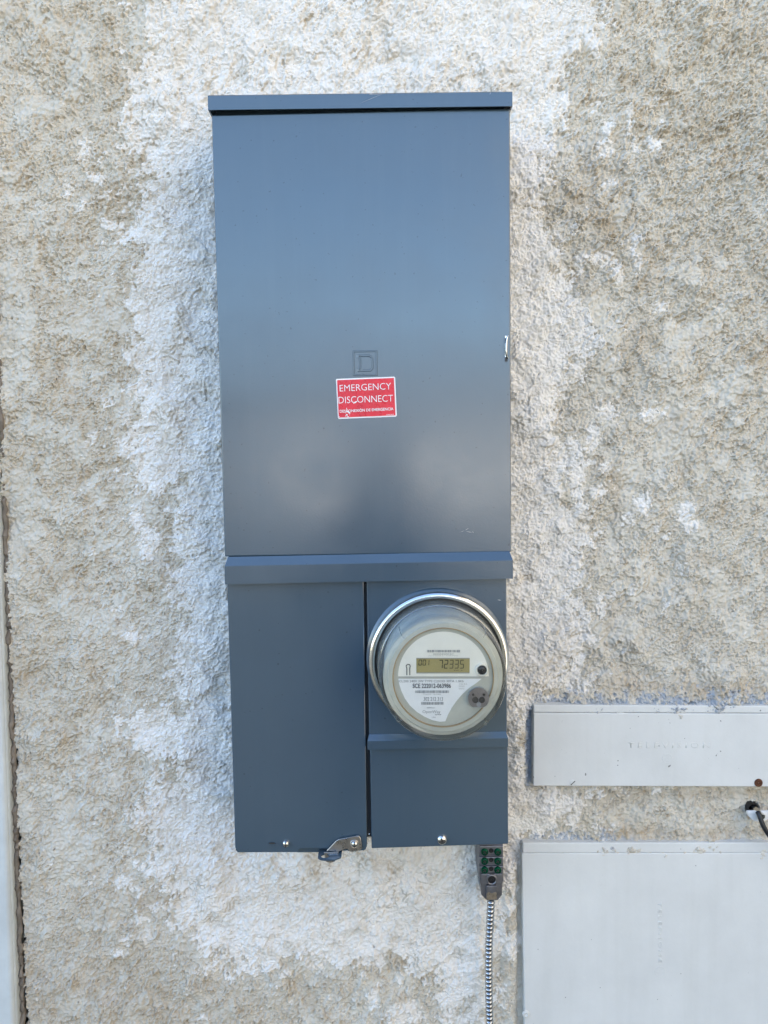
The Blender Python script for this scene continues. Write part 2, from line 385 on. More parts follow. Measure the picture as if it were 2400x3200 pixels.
    for cx, cy, rx, ry in blobs:
        m = (abs(PX-cx) < rx*2.2) & (abs(PY-cy) < ry*2.2)
        e = (1-np.sqrt(((PX[m]-cx)/rx)**2+((PY[m]-cy)/ry)**2))*min(rx, ry)+4.5*fine[m]+4*mid[m]
        sw[m] = np.maximum(sw[m], e)
    # scattered crumbs of white left on the bare stucco, and bare pits in the white
    near = np.exp(-(np.clip(-sw, 0, 400)/150)**2)
    crumbs = fbm(.016, 4)+.35*big
    sw = np.maximum(sw, (crumbs-3.0+.85*near)*8)
    pits = fbm(.022, 4)
    sw = np.where((sw > 0), np.minimum(sw, (2.55-pits+np.clip(sw/260, 0, .8))*9), sw)
    white = ss(sw, -1.2, 1.2)*np.clip(.88+.18*fbm(.06, 4)+.12*n2+.06*n1+np.clip(sw, 0, 200)/420, .3, 1)
    thin = .22*ss(sw+34*mid+16*n2+10*n1, -120, 20); white = np.maximum(white, thin)
    # float-smoothed plates of finish coat
    plates = fbm(.10, 6, .58)+.25*noise(.5)-.12
    padd = [(60, 560, 70, 120), (40, 900, 60, 200), (130, 1010, 130, 70), (280, 980, 60, 60), (60, 1640, 50, 200), (330, 2420, 60, 260), (200, 2560, 60, 160), (260, 2680, 90, 90),
            (2050, 60, 40, 160), (2050, 220, 30, 110), (2150, 1050, 50, 120), (2180, 1350, 110, 160), (2080, 1320, 70, 60), (2250, 1850, 160, 40), (2060, 1420, 60, 50),
            (1850, 2010, 60, 60), (240, 640, 60, 50), (180, 700, 80, 40), (230, 90, 80, 80), (1980, 1850, 90, 30), (2300, 1180, 60, 60), (2330, 1960, 90, 60), (2080, 2560, 260, 26), (2330, 2500, 70, 30)]
    for cx, cy, rx, ry in padd:
        e = np.exp(-(((PX-cx)/rx)**2+((PY-cy)/ry)**2)); plates = plates+1.5*e
    rough_right = np.exp(-((PX-2300)/330)**2-((PY-420)/520)**2)
    plates = plates-1.3*rough_right
    pl = ss(plates, .66, .80)
    # dashed texture: lumps with steep little edges
    cr1 = ss(-n1-.35*n2, .75, 1.5); cr2 = ss(np.abs(noise(.0085, .3))*-1, -.16, -.02)*ss(noise(.02, .5), .2, 1.0)
    dash = .42*np.tanh(2.4*n1+.4)+.50*np.tanh(2.6*n2)+.15*n3+.40*n4-.55*cr1-.55*cr2
    dash = dash*1.3e-3*(1.0+.45*np.clip(n4, -1, 1.5)+.5*rough_right)
    soft = (.26*np.tanh(2.0*n1)+.30*np.tanh(2*n2)+.12*n3+.28*n4-.38*cr1-.45*cr2*ss(noise(.06), .0, 1.0))*1.0e-3          # patched area: finer, flatter
    mixn = ss(noise(.16)+.4*mid, -.6, .8)
    wsoft = ss(sw, -1.2, 1.2)*(.62+.38*mixn)
    h = dash*(1-wsoft)+soft*wsoft
    h = h*(1-pl)+(1.5e-3+.40e-3*n2+.25e-3*n1+.55e-3*n4-.5e-3*cr2)*pl
    wedge = ss(sw, -1.0, 2.0)
    h = h+1.3e-3*wedge*(.8+.5*mid.clip(-1, 1))
    # broken skin edges: torn steps running through the finish
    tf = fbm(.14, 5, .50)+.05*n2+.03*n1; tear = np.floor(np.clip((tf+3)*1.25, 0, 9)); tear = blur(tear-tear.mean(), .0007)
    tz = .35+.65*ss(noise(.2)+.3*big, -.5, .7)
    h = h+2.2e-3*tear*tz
    # where a skin of finish has torn away its edge shows tan plaster, plus edge shade put into the stain
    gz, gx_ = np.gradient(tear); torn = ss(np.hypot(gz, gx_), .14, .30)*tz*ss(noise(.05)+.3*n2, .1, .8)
    crack = np.exp(-(fbm(.11, 5, .55)/.028)**2)*ss(noise(.09), .7, 1.3)
    h = h-1.8e-3*crack
    pin = ss(noise(.0065, .25), 2.75, 3.1); h = h-1.4e-3*pin
    h = h+1.6e-3*noise(.28, .5)*.6
    # stains: rust-tan water marks with a shape of their own
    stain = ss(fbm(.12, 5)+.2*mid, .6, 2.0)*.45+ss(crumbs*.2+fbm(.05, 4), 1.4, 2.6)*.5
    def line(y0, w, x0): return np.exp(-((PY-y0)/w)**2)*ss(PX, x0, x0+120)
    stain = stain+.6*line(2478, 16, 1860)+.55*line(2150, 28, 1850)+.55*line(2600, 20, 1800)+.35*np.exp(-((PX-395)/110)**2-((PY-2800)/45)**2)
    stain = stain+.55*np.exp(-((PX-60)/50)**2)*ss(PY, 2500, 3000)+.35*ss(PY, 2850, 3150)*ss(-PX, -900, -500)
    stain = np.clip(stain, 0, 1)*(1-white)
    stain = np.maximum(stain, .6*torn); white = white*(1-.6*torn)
    # boxes let into the wall: plaster runs up to them
    def up_to(top, x0, reach, hi):
        d = np.clip((top-PY)/reach, 0, 1)
        return hi*(1-d)**1.6*ss(PX, x0-30, x0+30)*(PY <= top+30)
    wob = 8*mid+4*fine
    h = h+up_to(2200+wob*.6, 1690, 62, .0125)+up_to(2640+wob*.5, 1660, 36, .009)
    ridge = np.exp(-((PX-1622+4*mid)/34)**2)*ss(PY, 2170, 2260)*ss(-PY, -2500, -2440)
    h = h+.010*ridge
    ridge2 = np.exp(-((PX-1594+4*mid)/22)**2)*ss(PY, 2660, 2720)
    h = h+.007*ridge2
    groove = ss(PX+3*mid, 1644, 1653)*ss(-PX, -1680, -1672)*ss(PY, 2205, 2230)*ss(-PY, -2462, -2452)
    h = h*(1-groove)-.003*groove
    groove2 = ss(PX+2*mid, 1610, 1618)*ss(-PX, -1645, -1638)*ss(PY, 2650, 2670)
    h = h*(1-groove2)-.003*groove2
    # mortar packed on top of the boxes, blue skylight put into its colour
    mort = ss(12-abs(PY-2192+wob*1.2-ss(PX, 1650, 2000)*6)*.55+4*fine+3*mid, -3, 6)*ss(PX, 1640, 1700)
    mort = np.maximum(mort, ss(8-abs(PY-2624+wob)*.6+4*fine, -3, 5)*ss(PX, 1640, 1680)*ss(-PX, -2010, -1900))
    mort2 = ss(9-abs(PX-1652+2*fine)*.7, -2, 4)*ss(PY, 2190, 2215)*ss(-PY, -2470, -2440)
    mort = np.maximum(mort, mort2)
    h = h+mort*(.5e-3*n1+.5e-3*n3)
    # expansion gap beside the trim board
    edge = 38+(PY-2200)*.047+3*mid+2*fine
    gap = ss(edge-PX, -2, 4)
    h = h*(1-gap)-.022*gap
    # hole for the coaxial outlet
    hole = ss(19-np.hypot(PX-2352, PY-2528), -3, 3); h = h*(1-hole)-.03*hole
    recess_dark = np.clip(gap+hole, 0, 1)  # darkness inside the gap and hole painted into the wall colour
    # dark pocks: chips that go to the grey scratch coat
    pock = np.maximum(ss(noise(.009, .3)+.3*noise(.1), 3.15, 3.5), 0)
    pl = pl*(1-ss(sw, -1, 1))
    # assemble: a coarse frame of wall round the fine middle
    ox0 = np.array([-4., -2.5, -1.5, -1.0]); ox1 = np.array([1.0, 1.5, 2.5, 4.]); ox0 = ox0[ox0 < xs[0]-.02]; ox1 = ox1[ox1 > xs[-1]+.02]
    oz0 = np.array([-.02, .3, .6]); oz0 = oz0[oz0 < zs[0]-.02]; oz1 = np.array([2.5, 2.81]); oz1 = oz1[oz1 > zs[-1]+.02]
    ax, az = len(ox0), len(oz0)
    XS = np.concatenate([ox0, xs, ox1]); ZS = np.concatenate([oz0, zs, oz1])
    pad = ((az, len(oz1)), (ax, len(ox1)))
    # keep clear of the gap on the far left: continue level there
    H = np.pad(h, pad, mode='constant'); 
    nX, nZ = len(XS), len(ZS)
    GX, GZ = np.meshgrid(XS, ZS)
    co = np.stack([GX, -H, GZ], -1).reshape(-1, 3).astype(np.float32)
    i = np.arange((nZ-1)*(nX-1)); r, c = i//(nX-1), i % (nX-1); a = r*nX+c
    quads = np.stack([a, a+1, a+1+nX, a+nX], 1).astype(np.int32)
    me = bpy.data.meshes.new('stucco_wall')
    me.vertices.add(len(co)); me.vertices.foreach_set('co', co.ravel())
    me.loops.add(len(quads)*4); me.loops.foreach_set('vertex_index', quads.ravel())
    me.polygons.add(len(quads)); me.polygons.foreach_set('loop_start', np.arange(0, len(quads)*4, 4, dtype=np.int32))
    me.update(calc_edges=True)
    me.polygons.foreach_set('use_smooth', np.zeros(len(quads), bool))
    def attr(name, chans):
        at = me.attributes.new(name, 'FLOAT_COLOR', 'POINT')
        arr = np.ones((nZ, nX, 4), np.float32)
        for k, ch in enumerate(chans): arr[..., k] = np.pad(ch.astype(np.float32), pad, mode='constant')
        at.data.foreach_set('color', arr.ravel())
    attr('coat', (white, pl, stain)); attr('wear_shade', (mort, recess_dark, pock))
    o = link_mesh('stucco_wall', me, None)
    # material
    m = newmat('stucco', (.5, .45, .37), .92, 0, .2); b = bsdf(m); me.materials.append(m)
    A = nd(m, 'ShaderNodeAttribute', attribute_name='coat'); B = nd(m, 'ShaderNodeAttribute', attribute_name='wear_shade')
    sa = nd(m, 'ShaderNodeSeparateColor'); sb = nd(m, 'ShaderNodeSeparateColor'); lk(m, A.outputs['Color'], sa.inputs[0]); lk(m, B.outputs['Color'], sb.inputs[0])
    tc = nd(m, 'ShaderNodeTexCoord')
    nA = nd(m, 'ShaderNodeTexNoise', Scale=7.0, Detail=9.0, Roughness=.68); lk(m, tc.outputs['Object'], nA.inputs['Vector'])
    nB = nd(m, 'ShaderNodeTexNoise', Scale=170.0, Detail=4.0, Roughness=.7); lk(m, tc.outputs['Object'], nB.inputs['Vector'])
    base = ramp(m, [(.28, (.46, .395, .295)), (.5, (.575, .52, .425)), (.72, (.65, .61, .53))]); lk(m, nA.outputs['Fac'], base.inputs[0])
    speck = ramp(m, [(.28, (.74, .70, .64)), (.45, (1, 1, 1)), (.7, (1.0, 1.0, 1.0)), ]); lk(m, nB.outputs['Fac'], speck.inputs[0])
    def mix(fac, a, bcol, bt='MIX', k=1.0):
        x = nd(m, 'ShaderNodeMix', data_type='RGBA', blend_type=bt)
        if isinstance(fac, float): x.inputs['Factor'].default_value = fac
        else:
            if k != 1.0:
                mm = nd(m, 'ShaderNodeMath', operation='MULTIPLY'); mm.inputs[1].default_value = k; lk(m, fac, mm.inputs[0]); fac = mm.outputs[0]
            lk(m, fac, x.inputs['Factor'])
        lk(m, a, x.inputs['A'])
        if isinstance(bcol, tuple): x.inputs['B'].default_value = (*bcol, 1)
        else: lk(m, bcol, x.inputs['B'])
        return x.outputs['Result']
    c = mix(1.0, base.outputs[0], speck.outputs[0], 'MULTIPLY')
    c = mix(sa.outputs['Green'], c, (.60, .565, .485), k=.5)
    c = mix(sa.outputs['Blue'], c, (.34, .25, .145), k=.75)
    wcol = ramp(m, [(.3, (.73, .685, .625)), (.6, (.81, .77, .715))]); lk(m, nA.outputs['Fac'], wcol.inputs[0])
    c = mix(sa.outputs['Red'], c, wcol.outputs[0])
    c = mix(sb.outputs['Red'], c, (.40, .43, .47), k=.85)
    c = mix(sb.outputs['Blue'], c, (.16, .13, .10), k=.8)
    c = mix(sb.outputs['Green'], c, (.10, .075, .055), k=.9)
    lk(m, c, b.inputs['Base Color'])
    nC = nd(m, 'ShaderNodeTexNoise', Scale=230.0, Detail=5.0, Roughness=.75); lk(m, tc.outputs['Object'], nC.inputs['Vector'])
    bp = nd(m, 'ShaderNodeBump', Strength=.5, Distance=.0020)
    q1 = nd(m, 'ShaderNodeMath', operation='MULTIPLY'); q1.inputs[1].default_value = -.5; lk(m, sa.outputs['Green'], q1.inputs[0])
    q2 = nd(m, 'ShaderNodeMath', operation='MULTIPLY_ADD'); q2.inputs[1].default_value = -.5; lk(m, sa.outputs['Red'], q2.inputs[0]); lk(m, q1.outputs[0], q2.inputs[2])
    q3 = nd(m, 'ShaderNodeMath', operation='ADD'); q3.inputs[1].default_value = 1.0; lk(m, q2.outputs[0], q3.inputs[0])
    q4 = nd(m, 'ShaderNodeMath', operation='MULTIPLY'); lk(m, q3.outputs[0], q4.inputs[0]); lk(m, nC.outputs['Fac'], q4.inputs[1]); lk(m, q4.outputs[0], bp.inputs['Height']); lk(m, bp.outputs[0], b.inputs['Normal'])
    return o
wall = build_wall()
tag(wall, 'weathered beige stucco wall with peeling white paint around the grey meter panel', 'wall')

# ------------------------------------------------------------------ ground, and unseen eave, wing and mirrored buildings added for the light
gmat = newmat('dark_lawn', (.055, .055, .04), .9); add_noise(gmat, (.055, .055, .04), .25, 1.2)  # coloured as a dark lawn so the covers mirror less light
v = [(-60, -70, 0), (60, -70, 0), (60, 12, 0), (-60, 12, 0)]
gr = pydata('ground', v, [(0, 1, 2, 3)], gmat); tag(gr, kind='structure')
eave_mat = newmat('eave_paint', (.66, .60, .50), .8); add_noise(eave_mat, (.66, .60, .50), .1, 3)
roofm = newmat('roof_shingle', (.14, .12, .10), .9); add_noise(roofm, (.14, .12, .10), .3, 12)
ev = thing('added_eave', (0, -.1, 2.75), 'added unseen roof eave that blocks sun and shapes light on the stucco wall', 'eave')  # eave and roof added out of view to block sun, warm the wall
bm = bmesh.new(); bmesh.ops.create_cube(bm, size=1, matrix=Matrix.Translation((0, 3.11, 2.85)) @ Matrix.Diagonal((8.4, 6.4, .1, 1))); from_bm('soffit', bm, eave_mat, ev)
bm = bmesh.new(); bmesh.ops.create_cube(bm, size=1, matrix=Matrix.Translation((0, -.1075, 2.89)) @ Matrix.Diagonal((8.4, .035, .2, 1))); from_bm('fascia_board', bm, eave_mat, ev)
bm = bmesh.new(); bmesh.ops.create_cube(bm, size=1, matrix=Matrix.Translation((0, 3.14, 3.05)) @ Matrix.Diagonal((8.5, 6.6, .12, 1))); from_bm('roof', bm, roofm, ev)


# unseen two-storey wing added right of frame to bounce warm sun onto the wall
wg = thing('bounce_wing', (3.0, -3.5, 0), 'added unseen cream house wing bouncing warm sunlight onto the stucco wall', 'house')
wgm = newmat('cream_render', (.66, .585, .47), .9); add_noise(wgm, (.66, .585, .47), .06, 2)
prism('bounce_wing_wall', rect(2.3, 6.5, 0, 5.2), -7.5, .5, wgm, wg)
prism('bounce_wing_roof', rect(2.0, 6.8, 5.2, 5.4), -7.8, .6, roofm, wg)
# unseen garden wall and bungalow, added as sunlit shapes for the enamel to mirror
gw = thing('reflection_wall', (0, -13, 0), 'added unseen pale garden wall turned to the sun to glow in the door', 'wall')
gwm = newmat('reflection_wall_render', (.86, .83, .77), .9); add_noise(gwm, (.86, .83, .77), .12, 2)
prism('wall_face', rect(-3.4, 3.9, 0, 1.95), -13, -13.2, gwm, gw)
prism('coping', rect(-3.45, 3.95, 1.95, 2.03), -12.95, -13.25, gwm, gw)
plm = newmat('dark_plinth', (.05, .05, .045), .9)
prism('plinth', rect(-3.43, 3.93, 0, .55), -12.94, -13.0, plm, gw)  # added dark foot that cuts off the lower glow in the door
gw.rotation_euler.z = math.radians(38)
hs_ = thing('bungalow', (0, -24, 0), 'added unseen tan bungalow with a brown gable roof for the door to mirror', 'house')
hm = newmat('bungalow_render', (.32, .285, .23), .9); add_noise(hm, (.32, .285, .23), .12, 1)
prism('wall', rect(-11, 9, 0, 2.8), -24, -31, hm, hs_)
pydata('roof', [(-11.6, -23.4, 2.7), (9.6, -23.4, 2.7), (9.6, -27.5, 4.6), (-11.6, -27.5, 4.6), (-11.6, -31.6, 2.7), (9.6, -31.6, 2.7)], [(0, 1, 2, 3), (3, 2, 5, 4), (0, 3, 4), (1, 5, 2), (0, 4, 5, 1)], roofm, hs_)
wgl = newmat('window_glass', (.03, .04, .05), .08)
for x_ in (-8, -3.5, 3):
    w_ = prism('window', rect(x_, x_+1.6, 1.0, 2.1), -23.93, -24.02, M['trim'], hs_, smooth=False); prism('pane', rect(x_+.08, x_+1.52, 1.08, 2.02), -23.91, -23.94, wgl, w_, smooth=False)
# the photographer, mirrored softly in the door
def build_person():
    J = {}; V = []; E = []; R_ = []
    def j(n, p, r, par=None):
        J[n] = len(V); V.append(p); R_.append(r)
        if par is not None: E.append((J[par], J[n]))
    y = CAMY-.40
    j('pelvis', (0, y, .93), (.155, .11)); j('waist', (0, y, 1.08), (.145, .10), 'pelvis'); j('chest', (0, y, 1.27), (.165, .115), 'waist'); j('collar', (0, y+.01, 1.41), (.10, .08), 'chest')
    j('neck', (0, y+.03, 1.49), (.052, .052), 'collar'); j('jaw', (0, y+.065, 1.545), (.062, .07), 'neck'); j('head', (0, y+.06, 1.63), (.077, .092), 'jaw'); j('crown', (0, y+.045, 1.70), (.055, .065), 'head')
    j('nose', (0, y+.168, 1.605), (.012, .012), 'head')
    for s, t in ((-1, 'l'), (1, 'r')):
        j('sh'+t, (s*.185, y+.005, 1.385), (.062, .062), 'collar'); j('el'+t, (s*.235, y+.10, 1.135), (.045, .045), 'sh'+t)
        j('wr'+t, (s*.085, y+.27, 1.45), (.028, .028), 'el'+t); j('pa'+t, (s*.058, y+.325, 1.515), (.034, .018), 'wr'+t)
        for k in range(4):
            a = (s*(.052-.002*k), y+.362, 1.520+.021*k); b = (s*(.034-.003*k), y+.368, 1.525+.021*k)
            j('f%d'%k+t, a, (.009, .009), 'pa'+t); j('g%d'%k+t, b, (.0075, .0075), 'f%d'%k+t)
        j('th'+t, (s*.040, y+.345, 1.49), (.011, .011), 'pa'+t); j('ti'+t, (s*.022, y+.362, 1.51), (.009, .009), 'th'+t)
        j('hi'+t, (s*.095, y, .86), (.092, .095), 'pelvis'); j('kn'+t, (s*.105, y+.01, .48), (.06, .06), 'hi'+t)
        j('an'+t, (s*.11, y-.02, .09), (.042, .042), 'kn'+t); j('to'+t, (s*.12, y+.13, .045), (.042, .036), 'an'+t)
    me = bpy.data.meshes.new('person'); me.from_pydata(V, E, []); o = bpy.data.objects.new('person', me); COL.objects.link(o)
    o.modifiers.new('skin', 'SKIN'); sub = o.modifiers.new('sub', 'SUBSURF'); sub.levels = sub.render_levels = 1
    for i, r in enumerate(R_): me.skin_vertices[0].data[i].radius = r
    me.skin_vertices[0].data[0].use_root = True
    bpy.context.view_layer.update()
    m2_ = bpy.data.meshes.new_from_object(o.evaluated_get(bpy.context.evaluated_depsgraph_get()))
    bpy.data.objects.remove(o); m2_.name = 'person'
    skin = newmat('skin', (.42, .26, .19), .5); shirt = newmat('dark_shirt', (.03, .035, .045), .9); jean = newmat('jeans', (.05, .06, .09), .9); hair = newmat('hair', (.03, .022, .016), .6)
    for q in (skin, shirt, jean, hair): m2_.materials.append(q)
    for p in m2_.polygons:
        c = p.center; p.use_smooth = True
        d = c.y-y
        if c.z < .97: p.material_index = 2
        elif c.z < 1.455 and d < .20: p.material_index = 1
        elif c.z > 1.665 or (c.z > 1.53 and d < .035 and abs(c.x) < .1): p.material_index = 3
        else: p.material_index = 0
    o = bpy.data.objects.new('person', m2_); COL.objects.link(o)
    tag(o, 'person in dark shirt and jeans holding up a phone to photograph the panel', 'person')
    ph = thing('phone', (0, CAMY-.03, 1.50), 'black phone held upright in both hands by the photographer', 'phone')
    prism('phone_body', rect(-.037, .037, 1.495, 1.65), CAMY-.022, CAMY-.031, M['black'], ph, bevel=.003)
    lathe('lens', [(.007, 0), (.0065, .0015), (.004, .0012), (.0002, .001)], (-.02, CAMY-.022, 1.635), wgl, ph, 20, cap1=False)
build_person()

# ------------------------------------------------------------------ trim board at the left
tm = thing('trim_board', (-.56, -.01, .1), 'off-white vertical trim board at the edge of the stucco wall', 'trim board')
e0, e1 = xz(54, 3330, -.012), xz(-64, 100, -.012)
def edge_x(z): t = (z-e0[1])/(e1[1]-e0[1]); return e0[0]+(e1[0]-e0[0])*t
zb, zt_ = .1, 2.6
prism('board', [(edge_x(zb)-.14, zb), (edge_x(zb), zb), (edge_x(zt_), zt_), (edge_x(zt_)-.14, zt_)], -.016, .02, M['trim'], tm, bevel=.006, seg=3)
prism('lip', [(edge_x(zb)-.022, zb), (edge_x(zb)+.0015, zb), (edge_x(zt_)+.0015, zt_), (edge_x(zt_)-.022, zt_)], -.011, .02, M['trim'], tm, bevel=.003)
rs = random.Random(3); pts = []; rad = []
z = .75
while z < 2.2:
    pts.append((edge_x(z)+.0045+rs.uniform(-.001, .0015), .001+rs.uniform(-.003, .003), z)); rad.append(.0034*rs.uniform(.6, 1.3)); z += .006
tube('caulk_bead', pts, rad, M['caulk'], tm, 8)

# ------------------------------------------------------------------ the panel
Y0 = -PDEP
XL, XR, ZT, ZB = -.1960, .1648, CAMZ+.4112, CAMZ-.1274
XL2, XR2, Z2, Z3 = -.1925, .1588, CAMZ-.1609, CAMZ-.5106
pan = thing('electrical_panel', (-.017, 0, Z3), 'dark blue-grey steel electrical panel with a red emergency sticker', 'electrical panel')
P = M['paint']
# boxes behind the covers
prism('enclosure', rect(XL+.004, XR-.004, ZB-.004, ZT+.018), Y0+.014, -.003, P, pan, bevel=.001)
prism('meter_enclosure', rect(XL2+.004, XR2-.004, Z3+.012, ZB-.006), Y0+.0145, -.003, P, pan, bevel=.001)
# rain hood
CL, CR, CT = -.1978, .1658, CAMZ+.4300
CB = CT-.0176
bm = bmesh.new()
yF = Y0-.0075
prof = [(-.004, CT), (yF+.0015, CT), (yF, CT-.0015), (yF, CB), (yF+.0016, CB), (yF+.0016, CT-.0025), (-.004, CT-.0025)]
A = [bm.verts.new((CL, y, z+.0011*0)) for y, z in prof]; B = [bm.verts.new((CR, y, z)) for y, z in prof]
for i in range(len(prof)):
    j = (i+1) % len(prof); bm.faces.new((A[i], A[j], B[j], B[i]))
bm.faces.new(A); bm.faces.new(B)
for x0, x1 in ((CL-.0008, CL+.001), (CR-.001, CR+.0008)):
    pr = [(-.004, CT-.0008), (yF+.0007, CT-.0008), (yF+.0007, CB), (-.004, CB)]
    a = [bm.verts.new((x0, y, z)) for y, z in pr]; b = [bm.verts.new((x1, y, z)) for y, z in pr]
    for i in range(4): bm.faces.new((a[i], a[(i+1) % 4], b[(i+1) % 4], b[i]))
    bm.faces.new(a); bm.faces.new(b)
hood = from_bm('rain_hood', bm, P, pan)
# upper door: a shallow tray hung a hair askew
door = prism('door', [(XL, ZB), (XR, ZB), (XR, ZT+.0017), (XL, ZT-.0017)], Y0, Y0+.0135, P, pan, bevel=.0016, seg=3)
# drip flange along the foot of the door
def flange(name, x0, x1, z_top, slope, face, out, slant, parent, skew=0.0):
    bm = bmesh.new()
    pr = [(Y0+.006, z_top), (Y0-.0004, z_top), (Y0-out+.0006, z_top-slope+.0004), (Y0-out, z_top-slope-.0006), (Y0-out, z_top-slope-face), (Y0-out+.0016, z_top-slope-face), (Y0+.006, z_top-slope-face+.004)]
    ins = [slant, slant, .0004, 0, 0, 0, 0]
    a = [bm.verts.new((x0+i_, y, z-skew)) for (y, z), i_ in zip(pr, ins)]; b = [bm.verts.new((x1-i_, y, z+skew)) for (y, z), i_ in zip(pr, ins)]
    n = len(pr)
    for i in range(n): bm.faces.new((a[i], a[(i+1) % n], b[(i+1) % n], b[i]))
    bm.faces.new(a); bm.faces.new(b)
    return from_bm(name, bm, P, parent)
fx0, fx1 = xz(702, 1790, Y0-.010)[0], xz(1603, 1780, Y0-.010)[0]
flange('drip_flange', fx0, fx1, ZB+.0004, .0098, .0235, .010, .0028, pan, .0008)
# small sheen of bare metal under the flange
prism('bare_edge', [xz(726, 1821.5, Y0-.0022), xz(808, 1820, Y0-.0022), xz(808, 1817, Y0-.0022), xz(726, 1818.5, Y0-.0022)], Y0-.0022, Y0-.0006, M['chrome'], pan, smooth=False)
# lower left cover with its notched foot
def Q(pp, y=Y0): return [xz(a, b, y) for a, b in pp]
zc2 = ZB-.020
left = [(XL2, zc2), xz(734, 2652, Y0), xz(739, 2656, Y0), xz(740, 2666, Y0), xz(934, 2665, Y0), xz(934, 2649, Y0), xz(1022, 2648, Y0), xz(1022, 2661, Y0), xz(1140, 2660, Y0), xz(1140, 2654, Y0), xz(1147, 2648, Y0)]
left[0] = (left[1][0]-.0002, zc2)
gx = xz(1147, 2648, Y0)[0]
left += [(xz(1136.5, 1815, Y0)[0], zc2)]
cov = prism('pull_section_cover', left, Y0+.001, Y0+.0135, P, pan, bevel=.0012, seg=2)
prism('cover_return', Q([(930, 2662), (1030, 2661), (1030, 2642), (930, 2643)], Y0+.012), Y0+.0105, Y0+.0136, P, pan, smooth=False)
# right column: meter cover, its ledge, lower cover
mx0, mx1 = xz(1145.5, 1830, Y0)[0], XR2
ledge_z = xz(1370, 2291, Y0)[1]
prism('meter_cover', rect(mx0, mx1, ledge_z-.002, zc2), Y0+.0012, Y0+.0135, P, pan, bevel=.0014, seg=2)
lx0, lx1 = xz(1148, 2310, Y0-.006)[0], xz(1588, 2310, Y0-.006)[0]
flange('meter_cover_ledge', lx0, lx1, ledge_z+.0004, .0062, .0118, .006, .0022, pan, .0005)
bx0 = xz(1158.5, 2500, Y0)[0]
prism('test_block_cover', [(bx0, xz(1160, 2654, Y0)[1]), (XR2+.0012, xz(1590, 2640, Y0)[1]), (XR2+.0012, ledge_z-.012), (bx0, ledge_z-.012)], Y0+.0016, Y0+.0135, P, pan, bevel=.0014, seg=3)
# dark channel between the two lower covers, with a rivet in it
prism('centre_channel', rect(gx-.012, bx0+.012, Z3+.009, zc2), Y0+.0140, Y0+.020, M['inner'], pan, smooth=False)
for pxy in ((1140, 1826), (1153.5, 2611)):
    c = pt(*pxy, Y0+.010); lathe('rivet', [(.0016, 0), (.0014, .0012), (.0004, .0018)], (c.x, Y0+.0141, c.z), M['chrome'], pan, 10, cap1=True)
# door latch
c = pt(1583, 1091, Y0); lt = prism('latch_slot', Q([(1578, 1049), (1586, 1048), (1586, 1130), (1578, 1130)], Y0-.0004), Y0-.0006, Y0+.002, M['black'], door, smooth=False)
lp = catmull([pt(1587, 1049, Y0-.001), pt(1584, 1058, Y0-.0035), pt(1582.5, 1075, Y0-.0045), pt(1582.5, 1100, Y0-.0045), pt(1584, 1112, Y0-.003), pt(1587, 1120, Y0-.0008)], 6)
tube('latch_loop', lp, .0011, M['chrome'], lt, 8)
prism('latch_tab', Q([(1578, 1050), (1585, 1049), (1584, 1056), (1578, 1057)], Y0-.001), Y0-.0015, Y0-.0004, M['chrome'], lt, smooth=False)
prism('latch_strip', Q([(1577.5, 1074), (1580, 1072), (1581, 1116), (1578, 1116)], Y0-.001), Y0-.0013, Y0-.0004, M['chrome'], lt, smooth=False)
# pressed emblem
def ring_poly(bm, outer, inner, yf, yb, lift):
    n = len(outer)
    o0 = [bm.verts.new((x, yb, z)) for x, z in outer]; i0 = [bm.verts.new((x, yb, z)) for x, z in inner]
    oc = Vector((sum(p[0] for p in outer)/n, 0, sum(p[1] for p in outer)/n))
    def sh(p, q, t): return (p[0]+(q[0]-p[0])*t, p[1]+(q[1]-p[1])*t)
    o1 = [bm.verts.new((*sh(p, q, lift)[:1], yf, sh(p, q, lift)[1])) for p, q in zip(outer, inner)]
    i1 = [bm.verts.new((sh(q, p, lift)[0], yf, sh(q, p, lift)[1])) for p, q in zip(outer, inner)]
    for i in range(n):
        j = (i+1) % n
        bm.faces.new((o0[i], o0[j], o1[j], o1[i])); bm.faces.new((o1[i], o1[j], i1[j], i1[i])); bm.faces.new((i1[i], i1[j], i0[j], i0[i]))
def em(pp): return [xz(1000+a*.16878, 1050+b*.16878, Y0) for a, b in pp]
bm = bmesh.new()
ring_poly(bm, em([(600, 268), (1062, 262), (1070, 738), (606, 745)]), em([(636, 304), (1026, 300), (1034, 702), (642, 708)]), Y0-.0008, Y0+.0002, .28)
dout = [(672, 345), (800, 343), (930, 342), (985, 395), (990, 500), (990, 610), (940, 662), (800, 663), (676, 665), (676, 606), (722, 604), (722, 500), (720, 410), (672, 410)]
din = [(745, 378), (800, 390), (915, 390), (945, 415), (948, 500), (948, 590), (915, 618), (800, 619), (745, 635), (742, 628), (764, 600), (764, 500), (764, 408), (742, 385)]
ring_poly(bm, em(dout), em(din), Y0-.0008, Y0+.0002, .28)
from_bm('pressed_emblem', bm, P, door)
